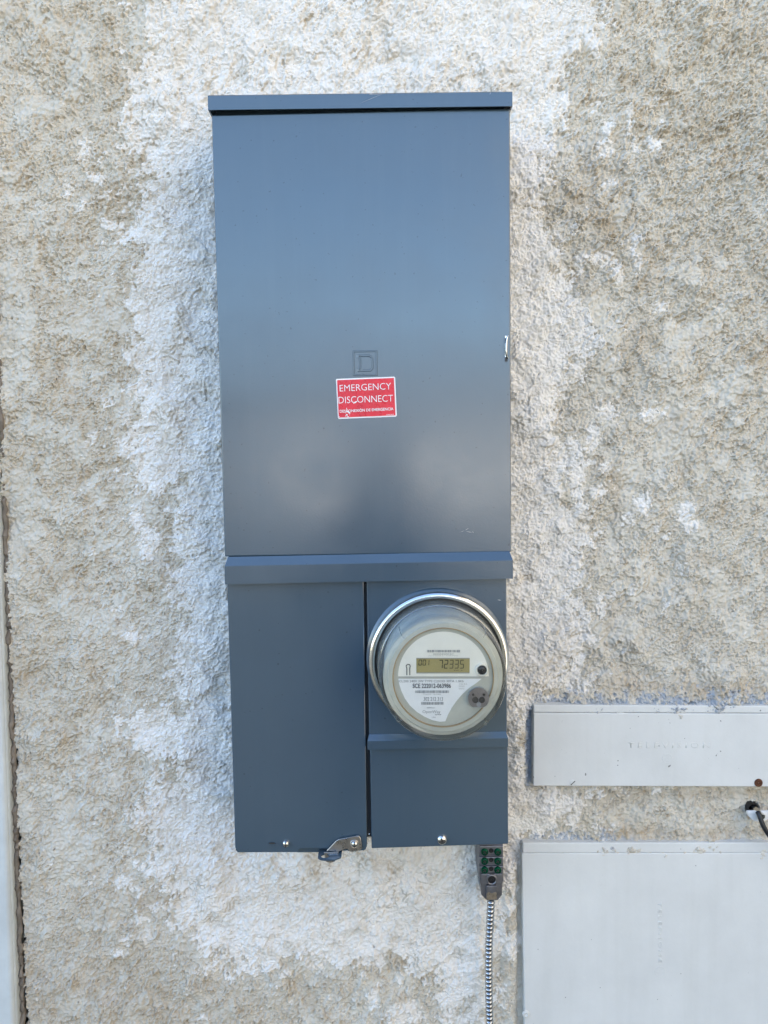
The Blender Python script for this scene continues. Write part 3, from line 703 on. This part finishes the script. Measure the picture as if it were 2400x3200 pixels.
# sticker
ys = Y0-.0004
stc = sheet('sticker', [(1052, 1184), (1232, 1177), (1235, 1180), (1240, 1299), (1237, 1302), (1059, 1309), (1056, 1306), (1050, 1187)], ys, M['white'], door)
tag(stc, 'red and white emergency disconnect sticker')
sheet('red_field', [(1053.5, 1188), (1231, 1181), (1236, 1298), (1058.5, 1305)], ys-.0003, M['red'], stc)
ty = ys-.00065
text('lettering', 'EMERGENCY', (1062, 1223.5), (1222.5, 1216.5), 21.5, ty, M['white'], stc, bold=-.011)
text('lettering', 'DISCONNECT', (1058.5, 1261), (1228.5, 1254.5), 22, ty, M['white'], stc, bold=-.011)
text('lettering', 'DESCONEXIÓN DE EMERGENCIA', (1062, 1289.5), (1229.5, 1281.5), 8.6, ty, M['white'], stc, bold=.012)
text('lettering', 'GDE64629', (1207, 1297.6), (1231, 1296.4), 3.4, ty, M['white'], stc)
bm = bmesh.new(); r_ = random.Random(5)
def blotch(cx, cy, rx, ry, y):
    n = 9; ph = r_.random()*6
    pp = [(cx+rx*math.cos(2*math.pi*i/n+ph)*r_.uniform(.5, 1.1), cy+ry*math.sin(2*math.pi*i/n+ph)*r_.uniform(.5, 1.1)) for i in range(n)]
    bm.faces.new([bm.verts.new(pt(a, b, y)) for a, b in pp])
for a in [(1109, 1258, 5, 2.2), (1113, 1255, 4, 1.6), (1106, 1261, 2, 1.5), (1083, 1277, 1.4, 3), (1086, 1285, 4, 3), (1090, 1289, 2.2, 4), (1084, 1296, 3.6, 3), (1093, 1291, 1.6, 3.4), (1087, 1302, 3.4, 2), (1080, 1300, 1.6, 1.6), (1060, 1302, 2, 1.6), (1092, 1297, 1.2, 1.8), (1080, 1290, 1.5, 1.2)]:
    blotch(*a, ty-.0001)
from_bm('scratch', bm, M['white'], stc)
# scuffs in the enamel
bm = bmesh.new()
def scuff(a, b, w, y):
    A, B = pt(*a, y), pt(*b, y); d = (B-A).normalized(); n = Vector((-d.z, 0, d.x))*w*.5
    mid_ = (A+B)/2+n*r_.uniform(-1, 1)
    bm.faces.new([bm.verts.new(p) for p in (A, mid_-n, B, mid_+n)])
for a, b, w in [((1436, 1664), (1452, 1658), .0004), ((1452, 1658), (1466, 1650), .0005), ((1455, 1660), (1478, 1664), .0006), ((1476, 1660), (1480, 1666), .0008)]:
    scuff(a, b, w, Y0-.0002)
from_bm('scuff', bm, M['scuff'], door)
for a, b, w in [((1120, 325), (1205, 290), .0004), ((1150, 296), (1210, 292), .0005), ((1152, 294), (1166, 293), .001), ((1530, 296), (1536, 284), .0005)]:
    bm = bmesh.new(); scuff(a, b, w, Y0-.0078); from_bm('scuff', bm, M['scuff'], hood)
bm = bmesh.new()
for a, b, w in [((1554, 1874), (1566, 1877), .0009), ((1560, 1873), (1568, 1872), .0007)]: scuff(a, b, w, Y0+.0009)
bm.free()
for a, b, w in [((1554, 1874), (1567, 1876), .0011)]:
    bm = bmesh.new(); scuff(a, b, w, Y0+.0009); from_bm('scuff', bm, M['scuff'], pan)
# cover screws
c = pt(893, 2638, Y0-.002); screw_head('cover_screw', (c.x, Y0+.0012, c.z), .0044, .0052, M['chrome'], M['slot'], pan, ang=math.radians(85))
c = pt(1382, 2627, Y0-.002); screw_head('cover_screw', (c.x, Y0+.0018, c.z), .0064, .0050, M['chrome'], M['slot'], pan, phillips=True, ang=math.radians(20))
# lanced slot beside the screw
def lens(cx, cy, rx, ry, y, n=16): return [xz(cx+rx*math.cos(2*math.pi*i/n), cy+ry*math.sin(2*math.pi*i/n)*(1 if math.sin(2*math.pi*i/n) > 0 else .5), y) for i in range(n)]
prism('lance', lens(850, 2637, 14, 4, Y0), Y0-.0006, Y0+.002, P, cov, bevel=.0004)
prism('lance_slot', lens(850, 2635.5, 10, 2.4, Y0-.0007), Y0-.0009, Y0+.001, M['slot'], cov, smooth=False)
# hasp
def hp(pp, y): return [xz(980+a*.12055, 2590+b*.12055, y) for a, b in pp]
yh = Y0-.0042
hasp = prism('hasp', hp([(330, 580), (590, 305), (660, 275), (1080, 200), (1130, 185), (1180, 192), (1218, 245), (1262, 490), (1240, 540), (1200, 560), (1000, 600), (940, 588), (880, 515), (740, 535), (640, 600)], yh), yh, yh+.0016, M['hasp'], pan, bevel=.0005)
c = pt(980+1060*.12055, 2590+395*.12055, yh)
lathe('boss', [(.0058, 0), (.0054, .0004), (.0042, .0002), (.0036, -.0006)], (c.x, yh-.0003, c.z), M['hasp'], hasp, 24)
screw_head('cover_screw', (c.x, yh-.0001, c.z), .0040, .0030, M['chrome'], M['slot'], pan, ang=math.radians(88))
def holed_plate(name, out, hc, hrx, hry, z, th, mat, parent):
    """horizontal plate in (x,y) with an oval hole"""
    n = 32; bm = bmesh.new(); O = []; I = []
    for i in range(n):
        a = 2*math.pi*i/n; d = (math.cos(a), math.sin(a)); best = None
        for k in range(len(out)):
            (x1, y1), (x2, y2) = out[k], out[(k+1) % len(out)]
            ex, ey = x2-x1, y2-y1; den = d[0]*ey-d[1]*ex
            if abs(den) < 1e-12: continue
            t = ((x1-hc[0])*ey-(y1-hc[1])*ex)/den; s = ((x1-hc[0])*d[1]-(y1-hc[1])*d[0])/den
            if t > 0 and -1e-6 <= s <= 1+1e-6 and (best is None or t < best): best = t
        O.append((hc[0]+d[0]*best, hc[1]+d[1]*best)); I.append((hc[0]+d[0]*hrx, hc[1]+d[1]*hry))
    V = [[bm.verts.new((x, y, zz)) for x, y in L_] for L_ in (O, I) for zz in (z, z-th)]
    ot, ob, it, ib = V
    for i in range(n):
        j = (i+1) % n
        bm.faces.new((ot[i], ot[j], it[j], it[i])); bm.faces.new((ob[i], ob[j], ib[j], ib[i])); bm.faces.new((ot[i], ot[j], ob[j], ob[i])); bm.faces.new((it[i], it[j], ib[j], ib[i]))
    return from_bm(name, bm, mat, parent)
ztab = xz(1030, 2664, Y0)[1]
xa, xb = xz(993, 2680, Y0-.012)[0], xz(1067, 2680, Y0-.012)[0]; hcx = xz(1015, 2675, Y0-.012)[0]
holed_plate('lock_tab', [(xa, Y0+.012), (xa, Y0-.012), (xa+.004, Y0-.017), (xa+.010, Y0-.0185), (xb-.008, Y0-.018), (xb, Y0-.012), (xb, Y0+.012)], (hcx, Y0-.0085), .0053, .0052, ztab, .0016, P, pan)
prism('hasp_foot', [xz(1017, 2690, Y0-.004), xz(1022, 2695, Y0-.004), xz(1030, 2697, Y0-.004), xz(1047, 2692, Y0-.004), xz(1058, 2664, Y0-.004), xz(1012, 2664, Y0-.004)], Y0-.004, Y0-.0024, M['hasp'], hasp, bevel=.0004)

# ------------------------------------------------------------------ the meter
YR = Y0-.016
C0 = pt(1371, 2068, YR); CX, CZ = C0.x, C0.z
RO = 224*(YR-CAMY)/FPX
KD = 1.165                          # how far the meter stands out
def kd(p): return [(r, o*KD if o > .015 else o) for r, o in p]
# pressed collar of the cover that carries the ring
lathe('meter_collar', [(RO+.0025, -.0172), (RO+.0006, -.0155), (RO-.0018, -.0145), (RO-.0022, -.006)], (CX, YR, CZ), P, pan, 96)
met = thing('electric_meter', (CX, Y0, CZ-RO), 'round electricity meter under a clear dome with a digital readout', 'electric meter')
lathe('sealing_ring', [(RO-.003, -.0125), (RO-.0008, -.0115), (RO, -.007), (RO-.0002, -.001), (RO-.0010, .0014), (RO-.0024, .0028), (RO-.0048, .0034), (RO-.0070, .0028), (RO-.0082, .0012), (RO-.0086, -.001), (RO-.0086, -.010)], (CX, YR, CZ), M['ring'], met, 128)
lathe('meter_base', [(RO-.005, -.010), (RO-.0085, -.004), (RO-.012, -.0035), (.03, -.0035), (.0005, -.0035)], (CX, YR, CZ), M['dark'], met, 64)
hs = lathe('housing', kd([(.0690, -.003), (.0675, .010), (.0640, .012), (.0615, .030), (.0605, .056), (.0600, .0605)]), (CX, YR, CZ), M['housing'], met, 96)
lathe('bezel', kd([(.0700, .052), (.0700, .0570), (.0690, .0585), (.0650, .0595), (.0640, .0612), (.0592, .0612), (.0588, .0596)]), (CX, YR, CZ), M['bezel'], met, 96)
lathe('rim', kd([(.0592, .0613), (.0586, .0617), (.0580, .0613), (.0580, .0590)]), (CX, YR, CZ), M['tanrim'], met, 96)
lathe('face_plate', kd([(.0582, .0585), (.0582, .0590), (.03, .0590), (.0003, .0590)]), (CX, YR, CZ), M['bezel'], met, 96)
dome = lathe('clear_cover', kd([(.0776, -.003), (.0774, .004), (.0764, .030), (.0742, .058), (.0728, .0665), (.0712, .0702), (.0682, .0716), (.0640, .0708), (.0600, .0702), (.03, .0702), (.0003, .0702)]),
             (CX, YR, CZ), M['clear'], met, 128)
# moulded lugs round the cover
for ang in (48, 132, 222, 312):
    a = math.radians(ang); ca, sa_ = math.cos(a), math.sin(a)
    pts_ = [(CX+r*ca, YR-o, CZ+r*sa_) for r, o in kd(((.0750, .040), (.0744, .052), (.0734, .0645), (.0716, .0705), (.0672, .0718)))]
    tube('lug', pts_, .0008, M['clear'], dome, 6)
yf = YR-.0593*KD
def mp(a, b): return (1100+a*.33153, 1700+b*.33153)
def mpl(pp): return [mp(a, b) for a, b in pp]
up_ = [(1288-420*0, 1250)]+[(862+428*math.cos(t), 1255-430*math.sin(t)) for t in [math.pi*i/28 for i in range(29)]][1:]
fc = sheet('upper_label', mpl([(862+428*math.cos(math.pi*i/36), 1248-422*math.sin(math.pi*i/36)) for i in range(37)]), yf, M['face'], met)
lb = sheet('lower_label', mpl([(437, 1270), (1222, 1270), (1180, 1305), (1110, 1352), (1040, 1415), (985, 1480), (940, 1545), (905, 1610), (880, 1672), (830, 1676), (760, 1662), (680, 1626), (610, 1582), (545, 1522), (498, 1456), (465, 1385), (446, 1325)]), yf, M['label'], met)
sheet('divider', mpl([(440, 1262), (440, 1251), (1280, 1249), (1280, 1260)]), yf-.0004, M['inkpale'], met)
yt = yf-.00065
def mt(s, x0, x1, yb_, h, mat, bold=0.0, dy=0.0):
    return text('lettering', s, mp(x0, yb_), mp(x1, yb_+dy), h*.33153, yt, mat, lb, bold=bold)
def barcode(x0, x1, y0, y1, mat, seed):
    r = random.Random(seed); bm = bmesh.new(); x = x0
    while x < x1:
        w = r.choice((3, 3, 5, 8)); g_ = r.choice((2.5, 3, 4, 6))
        quadmesh(bm, [pt(*mp(a, b), yt) for a, b in ((x, y1), (min(x+w, x1), y1), (min(x+w, x1), y0), (x, y0))]); x += w+g_
    return from_bm('barcode', bm, mat, lb)
barcode(708, 1018, 999, 1021, M['inkgrey'], 1)
mt('00004S003C', 765, 962, 1047, 19, M['inkpale'])
mt('742 M 00048-4', 718, 858, 1058, 8, M['inkpale']); mt('CL20.0 ANSI', 890, 998, 1057, 8, M['inkpale'])
mt('CL200 240V 3W TYPE C2SOD 30TA 1.0Kh', 443, 1052, 1303, 23, M['inkgrey'], .008)
mt('SCE 222012-063986', 572, 932, 1357, 44, M['ink'], .012, -1)
mt('CA 0.5', 1008, 1085, 1326, 13, M['inkpale']); mt('FM2S', 1008, 1060, 1347, 13, M['inkpale']); mt('60Hz', 1008, 1060, 1370, 13, M['inkpale'])
barcode(598, 914, 1380, 1405, M['inkgrey'], 2)
mt('222012  063986', 672, 838, 1421, 10, M['inkpale'])
mt('302 212 313', 675, 857, 1478, 39, M['inkgrey'], .006)
barcode(653, 864, 1489, 1515, M['inkgrey'], 3)
mt('000021', 706, 780, 1549, 13, M['inkgrey'])
mt('OpenWay', 665, 834, 1594, 30, M['inkgrey'], -.006)
mt('by Itron', 785, 840, 1612, 11, M['ink'], .02)
mt('USA', 752, 790, 1640, 14, M['inkgrey'])
# readout
yl = yf-.0004
lcd = sheet('display', mpl([(607, 1218), (1108, 1218), (1110, 1076), (606, 1076)]), yl, M['lcd'], met)
for q in ([(607, 1080), (1110, 1080), (1110, 1074), (606, 1074)], [(607, 1220), (1108, 1220), (1108, 1212), (607, 1212)]):
    sheet('display_frame', mpl(q), yl-.0002, M['inkgrey'], lcd)
SEG = {'0': 'abcdef', '1': 'bc', '2': 'abged', '3': 'abgcd', '5': 'afgcd', '7': 'abc'}
def digit(ch, x, y, w, h, t, mat):
    bm = bmesh.new(); s = .10*w
    R_ = {'a': (x+s, y, x+w-s, y+t), 'g': (x+s, y+h/2-t/2, x+w-s, y+h/2+t/2), 'd': (x+s, y+h-t, x+w-s, y+h),
          'b': (x+w-t, y+s, x+w, y+h/2-s*.6), 'c': (x+w-t, y+h/2+s*.6, x+w, y+h-s), 'f': (x, y+s, x+t, y+h/2-s*.6), 'e': (x, y+h/2+s*.6, x+t, y+h-s)}
    for k in SEG[ch]:
        a, b_, c_, d_ = R_[k]; sk = lambda yy: (y+h-yy)*.07
        quadmesh(bm, [pt(*mp(p+sk(q), q), yl-.0005) for p, q in ((a, d_), (c_, d_), (c_, b_), (a, b_))])
    return from_bm('digit', bm, mat, lcd)
for i, ch in enumerate('001'): digit(ch, 626+i*39-(8 if ch == '1' else 0), 1091, 30, 54, 5.5, M['seg'])
for i, ch in enumerate('72335'): digit(ch, 815+i*50, 1092, 38, 82, 7.5, M['seg'] if i < 2 else M['segdim'])
mt('kW  h', 962, 1040, 1196, 12, M['segdim'])
# keyhole mark
bm = bmesh.new(); kp = [(517, 1236), (517, 1170)]+[(530+19*math.cos(t), 1153-19*math.sin(t)) for t in [math.radians(215-250*i/14) for i in range(15)]]+[(545, 1170), (545, 1236)]
for (a, b_), (c_, d_) in zip(kp, kp[1:]):
    A_, B_ = Vector((a, b_)), Vector((c_, d_)); n_ = (B_-A_).normalized(); n_ = Vector((-n_.y, n_.x))*4
    quadmesh(bm, [pt(*mp(q.x, q.y), yt) for q in (A_-n_, B_-n_, B_+n_, A_+n_)])
from_bm('arch_mark', bm, M['ink'], lb)
# push button and optical port
def mc(a, b, y): p = pt(*mp(a, b), y); return (p.x, y, p.z)
kpx = .33153*(yf-CAMY)/FPX
bt = lathe('button_collar', [(64*kpx, 0), (63*kpx, .002), (56*kpx, .0032), (48*kpx, .0030), (44*kpx, .0012), (.0003, .001)], mc(1222, 1183, yf), M['face'], met, 40)
lathe('button', [(43*kpx, .001), (42*kpx, .0030), (36*kpx, .0036), (.0003, .0038)], mc(1224, 1183, yf), M['black'], bt, 32)
def dshape(cx, cy, r, flat, n=40):
    out = []
    for i in range(n):
        a = 2*math.pi*i/n; x_, y_ = cx+r*math.cos(a), cy-r*math.sin(a)
        out.append((x_, min(y_, flat)))
    return out
yp = yf-.0052
prism('port_body', [(p.x, p.z) for p in [pt(*mp(a, b), yf) for a, b in dshape(1189, 1443, 100, 1530)]], yp, yf, M['portbody'], met, bevel=.0005)
po = prism('optical_port', [(p.x, p.z) for p in [pt(*mp(a, b), yp-.0012) for a, b in dshape(1193, 1455, 99, 1537)]], yp-.0012, yp+.0005, M['port'], met, bevel=.0006)
for a, b_, r, mat in ((1142, 1420, 15, M['dark']), (1243, 1420, 15, M['dark']), (1162, 1470, 24, M['dark']), (1225, 1470, 24, M['dark']), (1195, 1512, 19, M['inkgrey'])):
    lathe('port_eye', [(r*kpx*1.25, .0001), (r*kpx*1.2, .0006), (r*kpx, .0006), (r*kpx*.95, .0002), (.0002, .0002)], mc(a, b_, yp-.0012), mat if r > 17 else M['port'], po, 20)
    if r < 17: lathe('port_eye', [(r*kpx*.8, .0003), (.0002, .0004)], mc(a, b_, yp-.0012), M['dark'], po, 16)

# ------------------------------------------------------------------ bonding terminal and armoured cable
yb0 = -.040
bt_ = thing('bonding_terminal', (pt(1536, 2810, yb0).x, -.02, pt(1536, 2810, yb0).z), 'cast metal ground terminal block with six green screws under the panel', 'terminal block')
def bp(pp, y): return [xz(1480+a*.09043, 2630+b*.09043, y) for a, b in pp]
body = prism('body', bp([(185, 60), (1015, 60), (1030, 1340), (985, 1470), (970, 1490), (980, 1840), (830, 2030), (455, 2030), (270, 1840), (260, 1490), (205, 1360), (190, 1000)], yb0), yb0, -.004, M['alu'], bt_, bevel=.0012)
for y0_, y1_ in ((150, 455), (530, 770), (850, 1080)):
    prism('terminal_bar', bp([(200, y0_), (1015, y0_-15), (1020, y1_-15), (205, y1_)], yb0-.003), yb0-.004, yb0+.002, M['alu'], bt_, bevel=.0010)
prism('clamp_pad', bp([(255, 1120), (1000, 1110), (1005, 1460), (265, 1470)], yb0-.003), yb0-.003, yb0+.002, M['alu'], bt_, bevel=.0008)
prism('cable_saddle', bp([(445, 1520), (805, 1520), (805, 2010), (445, 2015)], yb0-.004), yb0-.005, yb0+.002, M['alu'], bt_, bevel=.0006)
prism('worn_patch', bp([(455, 1790), (520, 1745), (620, 1785), (760, 1740), (795, 1770), (798, 2000), (450, 2005)], yb0-.0052), yb0-.0053, yb0-.004, M['alubare'], bt_, smooth=False)
cc = pt(1480+630*.09043, 2630+1700*.09043, yb0-.005); lathe('maker_ring', [(.0036, 0), (.0034, .0003), (.0029, .0003), (.0027, 0)], (cc.x, yb0-.0049, cc.z), M['alu'], bt_, 24)
for row in (370, 690, 1000):
    for colx in (385, 840):
        c = pt(1480+colx*.09043, 2630+row*.09043, yb0-.006)
        s_ = lathe('green_screw', [(.0050, -.001), (.0050, .0016), (.0043, .0028), (.0032, .0030), (.0028, .0020), (.0003, .0018)], (c.x, yb0-.0042, c.z), M['green'], bt_, 20)
        for k in range(2):
            a = .6+k*math.pi/2; d = (math.cos(a), math.sin(a)); e_ = (-d[1], d[0])
            prism('slot', [(c.x+d[0]*.0040*s+e_[0]*.0005*t, c.z+d[1]*.0040*s+e_[1]*.0005*t) for s, t in ((-1, -1), (1, -1), (1, 1), (-1, 1))], yb0-.0068, yb0-.006, M['slot'], s_, smooth=False)
    c = pt(1480+612*.09043, 2630+(row-35)*.09043, yb0-.006)
    lathe('wire_hole', [(.0034, .0001), (.0032, .0004), (.0003, .0002)], (c.x, yb0-.0042, c.z), M['black'], bt_, 16)
c = pt(1480+628*.09043, 2630+1320*.09043, yb0-.004)
lathe('clamp_boss', [(.0080, -.001), (.0078, .0014), (.0062, .0018), (.0053, .0012)], (c.x, yb0-.003, c.z), M['alu'], bt_, 28)
lathe('clamp_screw', [(.0054, 0), (.0052, .0014), (.0028, .0016), (.0024, .0006), (.0003, .0004)], (c.x, yb0-.003, c.z), M['black'], bt_, 24)

# armoured cable: rounded convolutions, one after another, down to the ground
yc = -.034
ctrl = [pt(1535, 2800, yc), pt(1533, 2850, yc), pt(1529, 2930, yc), pt(1527, 3010, yc), pt(1528, 3100, yc), pt(1530, 3200, yc)]
low = ctrl[-1]; ctrl += [(low.x+.002, yc, low.z-.15), (low.x+.001, yc, low.z-.4), (low.x, yc-.01, 0.0)]
path = catmull(ctrl, 60)
Ls = [0]
for a, b_ in zip(path, path[1:]): Ls.append(Ls[-1]+(b_-a).length)
def at_len(s):
    i = max(0, min(len(Ls)-2, int(np.searchsorted(Ls, s))-1)); t = (s-Ls[i])/max(1e-9, Ls[i+1]-Ls[i]); return path[i].lerp(path[i+1], t)
pitch_ = .0061; s = 0; pts_ = []; rad_ = []
while s < Ls[-1]:
    ph = (s/pitch_) % 1.0
    pts_.append(at_len(s)); rad_.append(.0034+.0023*math.sqrt(max(0, 1-(2*ph-1)**2))); s += pitch_/9
ac = tube('armoured_cable', pts_, rad_, M['cable'], None, 16)
tag(ac, 'shiny ribbed armoured metal cable running down from the terminal block', 'cable')

# ------------------------------------------------------------------ the two utility boxes let into the wall
def cover_box(name, label, lid, strip, yb_lid, text_fn, screws):
    l0 = pt(*lid[2], yb_lid)
    bx = thing(name, (l0.x+.15, -.005, l0.z), label, 'utility box')
    prism('lid', [xz(a, b, yb_lid) for a, b in lid], yb_lid, .01, M['box'], bx, bevel=.0012)
    prism('top_strip', [xz(a, b, yb_lid+.0012) for a, b in strip], yb_lid+.0012, .01, M['box'], bx, bevel=.0014)
    return bx
ytv = -.017
tv = cover_box('television_box', 'long pale grey box lid embossed TELEVISION set into the stucco', [(1668, 2228), (2508, 2231), (2509, 2459), (1666.5, 2456.5)], [(1667, 2203), (2508, 2206), (2508, 2229.2), (1668, 2226.2)], ytv, None, None)
emb = newmat('embossed_paint', (.56, .58, .58), .5)
text('embossed_word', 'TELEVISION', (1962, 2337.5), (2217, 2337.5), 20, ytv+.0001, M['box'], tv, extrude=.00022, bold=-.006, space=1.55)
def roundel(cx, cy, rpx, y, parent, turn=0.0):
    c = pt(cx, cy, y); r = rpx*(y-CAMY)/FPX
    o = lathe('roundel', [(r, 0), (r*.98, .0002), (r*.88, .0002), (r*.86, 0)], (c.x, y, c.z), M['box'], parent, 28)
    for k in range(2):
        a = turn+k*math.pi/2; d = (math.cos(a), math.sin(a)); e_ = (-d[1], d[0]); w = .0007
        for s0, s1 in ((-.86, -.25), (.25, .86)):
            prism('roundel_bar', [(c.x+d[0]*r*s+e_[0]*w*t, c.z+d[1]*r*s+e_[1]*w*t) for s, t in ((s0, -1), (s1, -1), (s1, 1), (s0, 1))], y-.00018, y, M['box'], o, smooth=False)
    return o
roundel(2085, 2370, 16, ytv-.0001, tv)
c = pt(1790, 2446, ytv); screw_head('lid_screw', (c.x, ytv-.0002, c.z), .0044, .0008, M['box'], M['slot'], tv, ang=math.radians(42))
c = pt(2370, 2446, ytv)
lathe('rusted_screw', [(.0060, 0), (.0056, .0010), (.0038, .0012), (.0032, .0004), (.0003, .0003)], (c.x, ytv-.0002, c.z), M['rust'], tv, 24)
ytp = -.0135
tp = cover_box('telephone_box', 'large pale grey box lid with faint vertical TELEPHONE lettering below the cable outlet', [(1631, 2667), (2500, 2666), (2506, 3560), (1645, 3560)], [(1634, 2634), (2500, 2633), (2500, 2664.4), (1634, 2665.4)], ytp, None, None)
text('embossed_word', 'TELEPHONE', (2055.5, 2818), (2057, 3008), 13, ytp+.0001, M['box'], tp, extrude=.00026, bold=-.004, space=1.3)
roundel(2063, 3036, 18, ytp-.0001, tp, .02)
c = pt(1641, 3168, ytp); lathe('paint_blob', [(.0055, 0), (.0050, .0012), (.0030, .0022), (.0018, .0010), (.0003, .0008)], (c.x+.001, ytp-.0002, c.z), M['box'], tp, 16)

# ------------------------------------------------------------------ coaxial outlet
yo = -.006
co_ = thing('coaxial_cable', (pt(2352, 2560, yo).x, -.004, pt(2352, 2560, yo).z), 'black coaxial cable leaving the wall through a half round white bushing', 'cable')
c = pt(2376, 2540, yo-.0135); r = 42*(yo-.0135-CAMY)/FPX
wm = newmat('bushing_plastic', (.74, .74, .73), .35)
bm = bmesh.new(); n = 18
add_prism(bm, [(c.x+r*math.cos(math.pi+math.pi*i/n), c.z+r*.80*math.sin(math.pi+math.pi*i/n)+.002) for i in range(n+1)], yo-.0135, yo-.009, .0012)
from_bm('bushing', bm, wm, co_, True)
c2 = pt(2352, 2526, yo)
lathe('hole_sleeve', [(.0076, -.02), (.0076, .002), (.0071, .003), (.0065, .002), (.0065, -.02), (.0003, -.02)], (c2.x, yo, c2.z), M['black'], co_, 28)
tube('connector', [(c2.x+.001, yo+.014, c2.z+.002), (c2.x+.003, yo-.010, c2.z-.002), (c2.x+.0048, yo-.019, c2.z-.0045)], [.0056, .0056, .0050], M['chrome'], co_, 6)
tube('jacket', catmull([pt(2368, 2538, yo-.018), pt(2373, 2548, yo-.022), pt(2385, 2580, yo-.026), pt(2402, 2608, yo-.026), pt(2430, 2640, yo-.024), pt(2470, 2670, yo-.022), pt(2520, 2690, -.025), pt(2560, 2760, -.012), pt(2570, 3400, -.012)], 8), .0034, M['rubber'], co_, 12)
